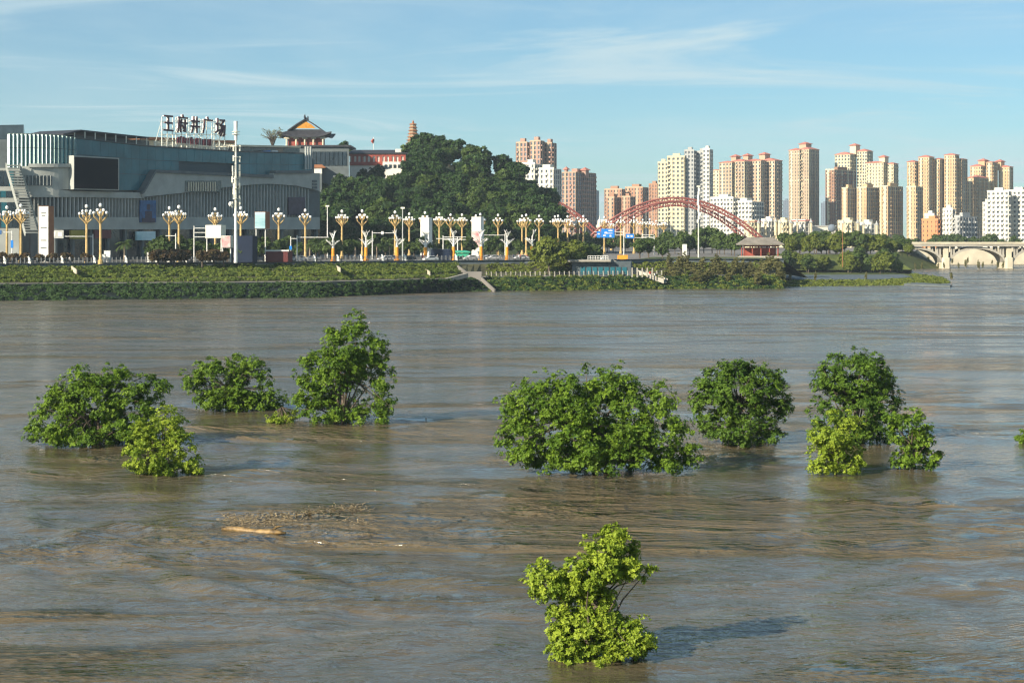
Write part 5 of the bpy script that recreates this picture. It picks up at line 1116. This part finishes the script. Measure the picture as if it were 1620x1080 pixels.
# ------------------------------------------------------------------ cars and people
for n, c in {'car_white': (.72, .72, .72), 'car_grey': (.25, .26, .28), 'car_red': (.35, .03, .03), 'car_blue': (.04, .07, .18), 'car_black': (.02, .02, .025)}.items(): mat(n, c, .25, .6)
def car_profile(mb, L, Wd, z0, prof):
    for a, b in zip(prof[:-1], prof[1:]): pass
    n = len(prof); i = len(mb.v)
    for s in (-1, 1): mb.v.extend([(x * L, s * Wd * w, z) for x, z, w in prof])
    for k in range(n): q = (k + 1) % n; mb.face((i + k, i + q, i + n + q, i + n + k))
    mb.face(tuple(range(i + n - 1, i - 1, -1))); mb.face(tuple(range(i + n, i + 2 * n)))
def proto_car(c):
    o = thing('parked_car', 'x', 'car'); m = MB(); car_profile(m, 2.25, .9, 0, [(-1, .35, 1), (-1, .8, 1), (-.55, .92, .98), (-.2, 1.42, .82), (.45, 1.45, .82), (.8, .98, .97), (1, .9, 1), (1, .35, 1)]); m.build('body', c, o)
    m = MB(); car_profile(m, 2.25, .905, 0, [(-.46, .96, .98), (-.19, 1.36, .86), (.42, 1.38, .86), (.7, .98, .98)]); m.build('side_window', 'dark_glass', o)
    for x in (-1.4, 1.4):
        for y in (-.82, .82): m = MB(); m.path([(x, y - .1, .33), (x, y + .1, .33)], .33, 10); w = m.build('wheel', 'rubber', o); m = MB(); m.path([(x, y - .12, .33), (x, y + .12, .33)], .18, 8); m.build('rim', 'fin_metal', w)
    for y in (-.6, .6): m = MB(); m.box((-2.24, y, .7), (.06, .35, .14)); m.build('headlight', 'globe', o)
    return o
cps = {c: proto_car(c) for c in ('car_white', 'car_grey', 'car_red', 'car_blue', 'car_black')}
for i, (x, d, c) in enumerate(sorted(((474, 462, 'car_white'), (492, 470, 'car_grey'), (610, 470, 'car_white'), (622, 478, 'car_blue'), (645, 476, 'car_black'), (680, 466, 'car_white'), (745, 484, 'car_white'), (772, 490, 'car_grey'), (781, 486, 'car_white'), (824, 492, 'car_white'), (838, 500, 'car_red'), (735, 500, 'car_black')))):
    place(cps[c], USED, gb_(x, d), 1.0, '%s car on the street behind the fence, %s car from the left' % (c[4:], ordinal(i + 1)), 'cars on the riverside street', 'car', rz=R.choice([.5, .6, 3.6, .45]))
for n, c in {'cloth_red': (.45, .04, .04), 'cloth_white': (.65, .65, .63), 'cloth_dark': (.03, .035, .05), 'cloth_blue': (.06, .12, .3)}.items(): mat(n, c, .85, .1)
mat('hair', (.015, .012, .01), .6)
def person(label, p, shirt, trousers, rz=0.0, arm=.15):
    o = thing('person', label, 'person', p, 'people along the promenade'); ca, sa = math.cos(rz), math.sin(rz)
    def T(x, y, z): return Vector((p[0] + x * ca - y * sa, p[1] + x * sa + y * ca, p[2] + z))
    m = MB(); m.m = 0
    for s in (-1, 1): m.m = 1; m.path([T(s * .09, .02, .0), T(s * .1, 0, .08), T(s * .1, .02, .48), T(s * .1, 0, .92)], [.05, .055, .07, .095], 7)
    m.m = 0; m.path([T(0, 0, .86), T(0, 0, 1.0), T(0, .01, 1.25), T(0, 0, 1.42), T(0, 0, 1.5)], [.16, .16, .19, .17, .07], 8)
    for s in (-1, 1): m.m = 0; m.path([T(s * .17, 0, 1.42), T(s * .24, arm * .3, 1.15)], [.065, .05], 6); m.m = 2; m.path([T(s * .24, arm * .3, 1.15), T(s * .23, -arm, .92), T(s * .22, -arm * 1.2, .82)], [.045, .035, .03], 6)
    m.m = 2; m.path([T(0, 0, 1.46), T(0, 0, 1.56)], [.055, .055], 6); m.ball(T(0, -.01, 1.63), .1, 8, 6, 1.2)
    m.build('body', [shirt, trousers, 'skin'], o, True)
    m = MB(); m.ball(T(0, .025, 1.67), .105, 8, 5, 1.05); m.build('hair', 'hair', o, True)
for i, (x, back, sh, tr, lb) in enumerate(((823, 1.6, 'cloth_red', 'cloth_dark', 'person in red top by the fence near the bushy tree'), (818, 2.0, 'cloth_white', 'cloth_dark', 'person in white top left of the person in red'), (812, 1.5, 'cloth_blue', 'cloth_dark', 'person in blue top near the bushy tree'), (792, 1.8, 'cloth_white', 'cloth_blue', 'person in white top and blue trousers by the fence'),
        (692, 1.6, 'cloth_white', 'cloth_dark', 'person in white top before the blue grey cabin'), (669, 1.4, 'cloth_red', 'cloth_dark', 'person in red top beside an orange trunk'), (561, 1.4, 'cloth_white', 'cloth_dark', 'person in white top at the fence before the palms'), (668, 2.6, 'cloth_blue', 'cloth_dark', 'person in blue top left of the blue grey cabin'), (110, 1.8, 'cloth_white', 'cloth_dark', 'person in white top at the fence near the sign pillar'), (135, 1.8, 'cloth_dark', 'cloth_dark', 'person in dark clothes at the fence near the left lamps'))):
    person(lb, fence_pt(x, back), sh, tr, R.uniform(0, 6), .15)
for i, (x, d) in enumerate(((1026, 468), (1034, 467))):
    p = P(x, 432, d); person(('person in red top on the white stair', 'person in white top low on the white stair')[i], (XD(x, d) + .5, d + 1.4, a0.lerp(b0, (x - 962) / 88).z - .65), ('cloth_red', 'cloth_white')[i], 'cloth_dark')
# ------------------------------------------------------------------ things adrift
def wpt(x, y): d = H * F / (y - HY); return Vector((XD(x, d), d, 0))
a, b = wpt(351, 838), wpt(452, 845); o = thing('drift_log', 'wet yellow brown log floating left of centre', 'log', (a + b) / 2)
m = MB(); q = [a.lerp(b, t) + Vector((0, math.sin(t * 7) * .06, .05 + .03 * math.sin(t * 9))) for t in fr(0, 1, 8)]; m.path(q, [.06, .12, .15, .16, .15, .16, .15, .12, .05], 8); m.build('trunk', 'wood_wet', o, True)
m = MB(); m.path([q[6], q[6] + Vector((.3, .25, .2)), q[6] + Vector((.6, .3, .25))], [.08, .06, .03], 5); m.build('stub', 'wood_wet', o)
rng = np.random.default_rng(77); pts = []
for i in range(900):
    t = rng.random(); x = 350 + 230 * t; y = 823 - 26 * t * (rng.random() < .55) + rng.normal(0, 4) + (6 * t); pts.append(np.array(wpt(x, y)) + np.array([0, 0, .02]))
C = np.array(pts) + rng.normal(0, .25, (len(pts), 3)) * np.array([1, 1, 0]); A = rng.normal(0, .25, C.shape) + np.array([0, 0, 1.0]); V, t = leaves(C, A, 2, .34, .10, .02, rng); V[:, 2] = .015 + (V[:, 2] - .02) * .3; stuff(tag(link('straw_raft', np_mesh('straw_raft', V, t, 'straw')), 'tangle of straw and twigs drifting above the floating log', 'debris'))
for x, y, lb in ((674, 661, 'white scrap floating beside the tall left flooded tree'),):
    p = wpt(x, y); o = MB(); s = .06; o.path([p + Vector((-s * 1.6, 0, .02)), p + Vector((-s * .3, .02, s * .7)), p + Vector((s * 1.4, 0, .05))], [s * .35, s * .7, s * .3], 6)
    tag(o.build('floating_litter', 'white_paint', None, True), lb, 'litter')

# ------------------------------------------------------------------ haze
hz = MB(); hz.box((0, 1850, 74.5), (5200, 4300, 151)); me = hz.build('haze', 'white_paint'); me.data.materials.clear()
hmat = bpy.data.materials.new('haze'); hmat.use_nodes = True; t = hmat.node_tree; t.nodes.remove(t.nodes['Principled BSDF'])
pvn = t.nodes.new('ShaderNodeVolumePrincipled'); pvn.inputs['Color'].default_value = (.72, .87, 1.0, 1); pvn.inputs['Density'].default_value = 0.0001; pvn.inputs['Anisotropy'].default_value = 0.1
t.links.new(pvn.outputs[0], t.nodes['Material Output'].inputs['Volume']); me.data.materials.append(hmat); stuff(me)
me['label'] = 'thin pale summer haze over the river and city'; me['category'] = 'haze'
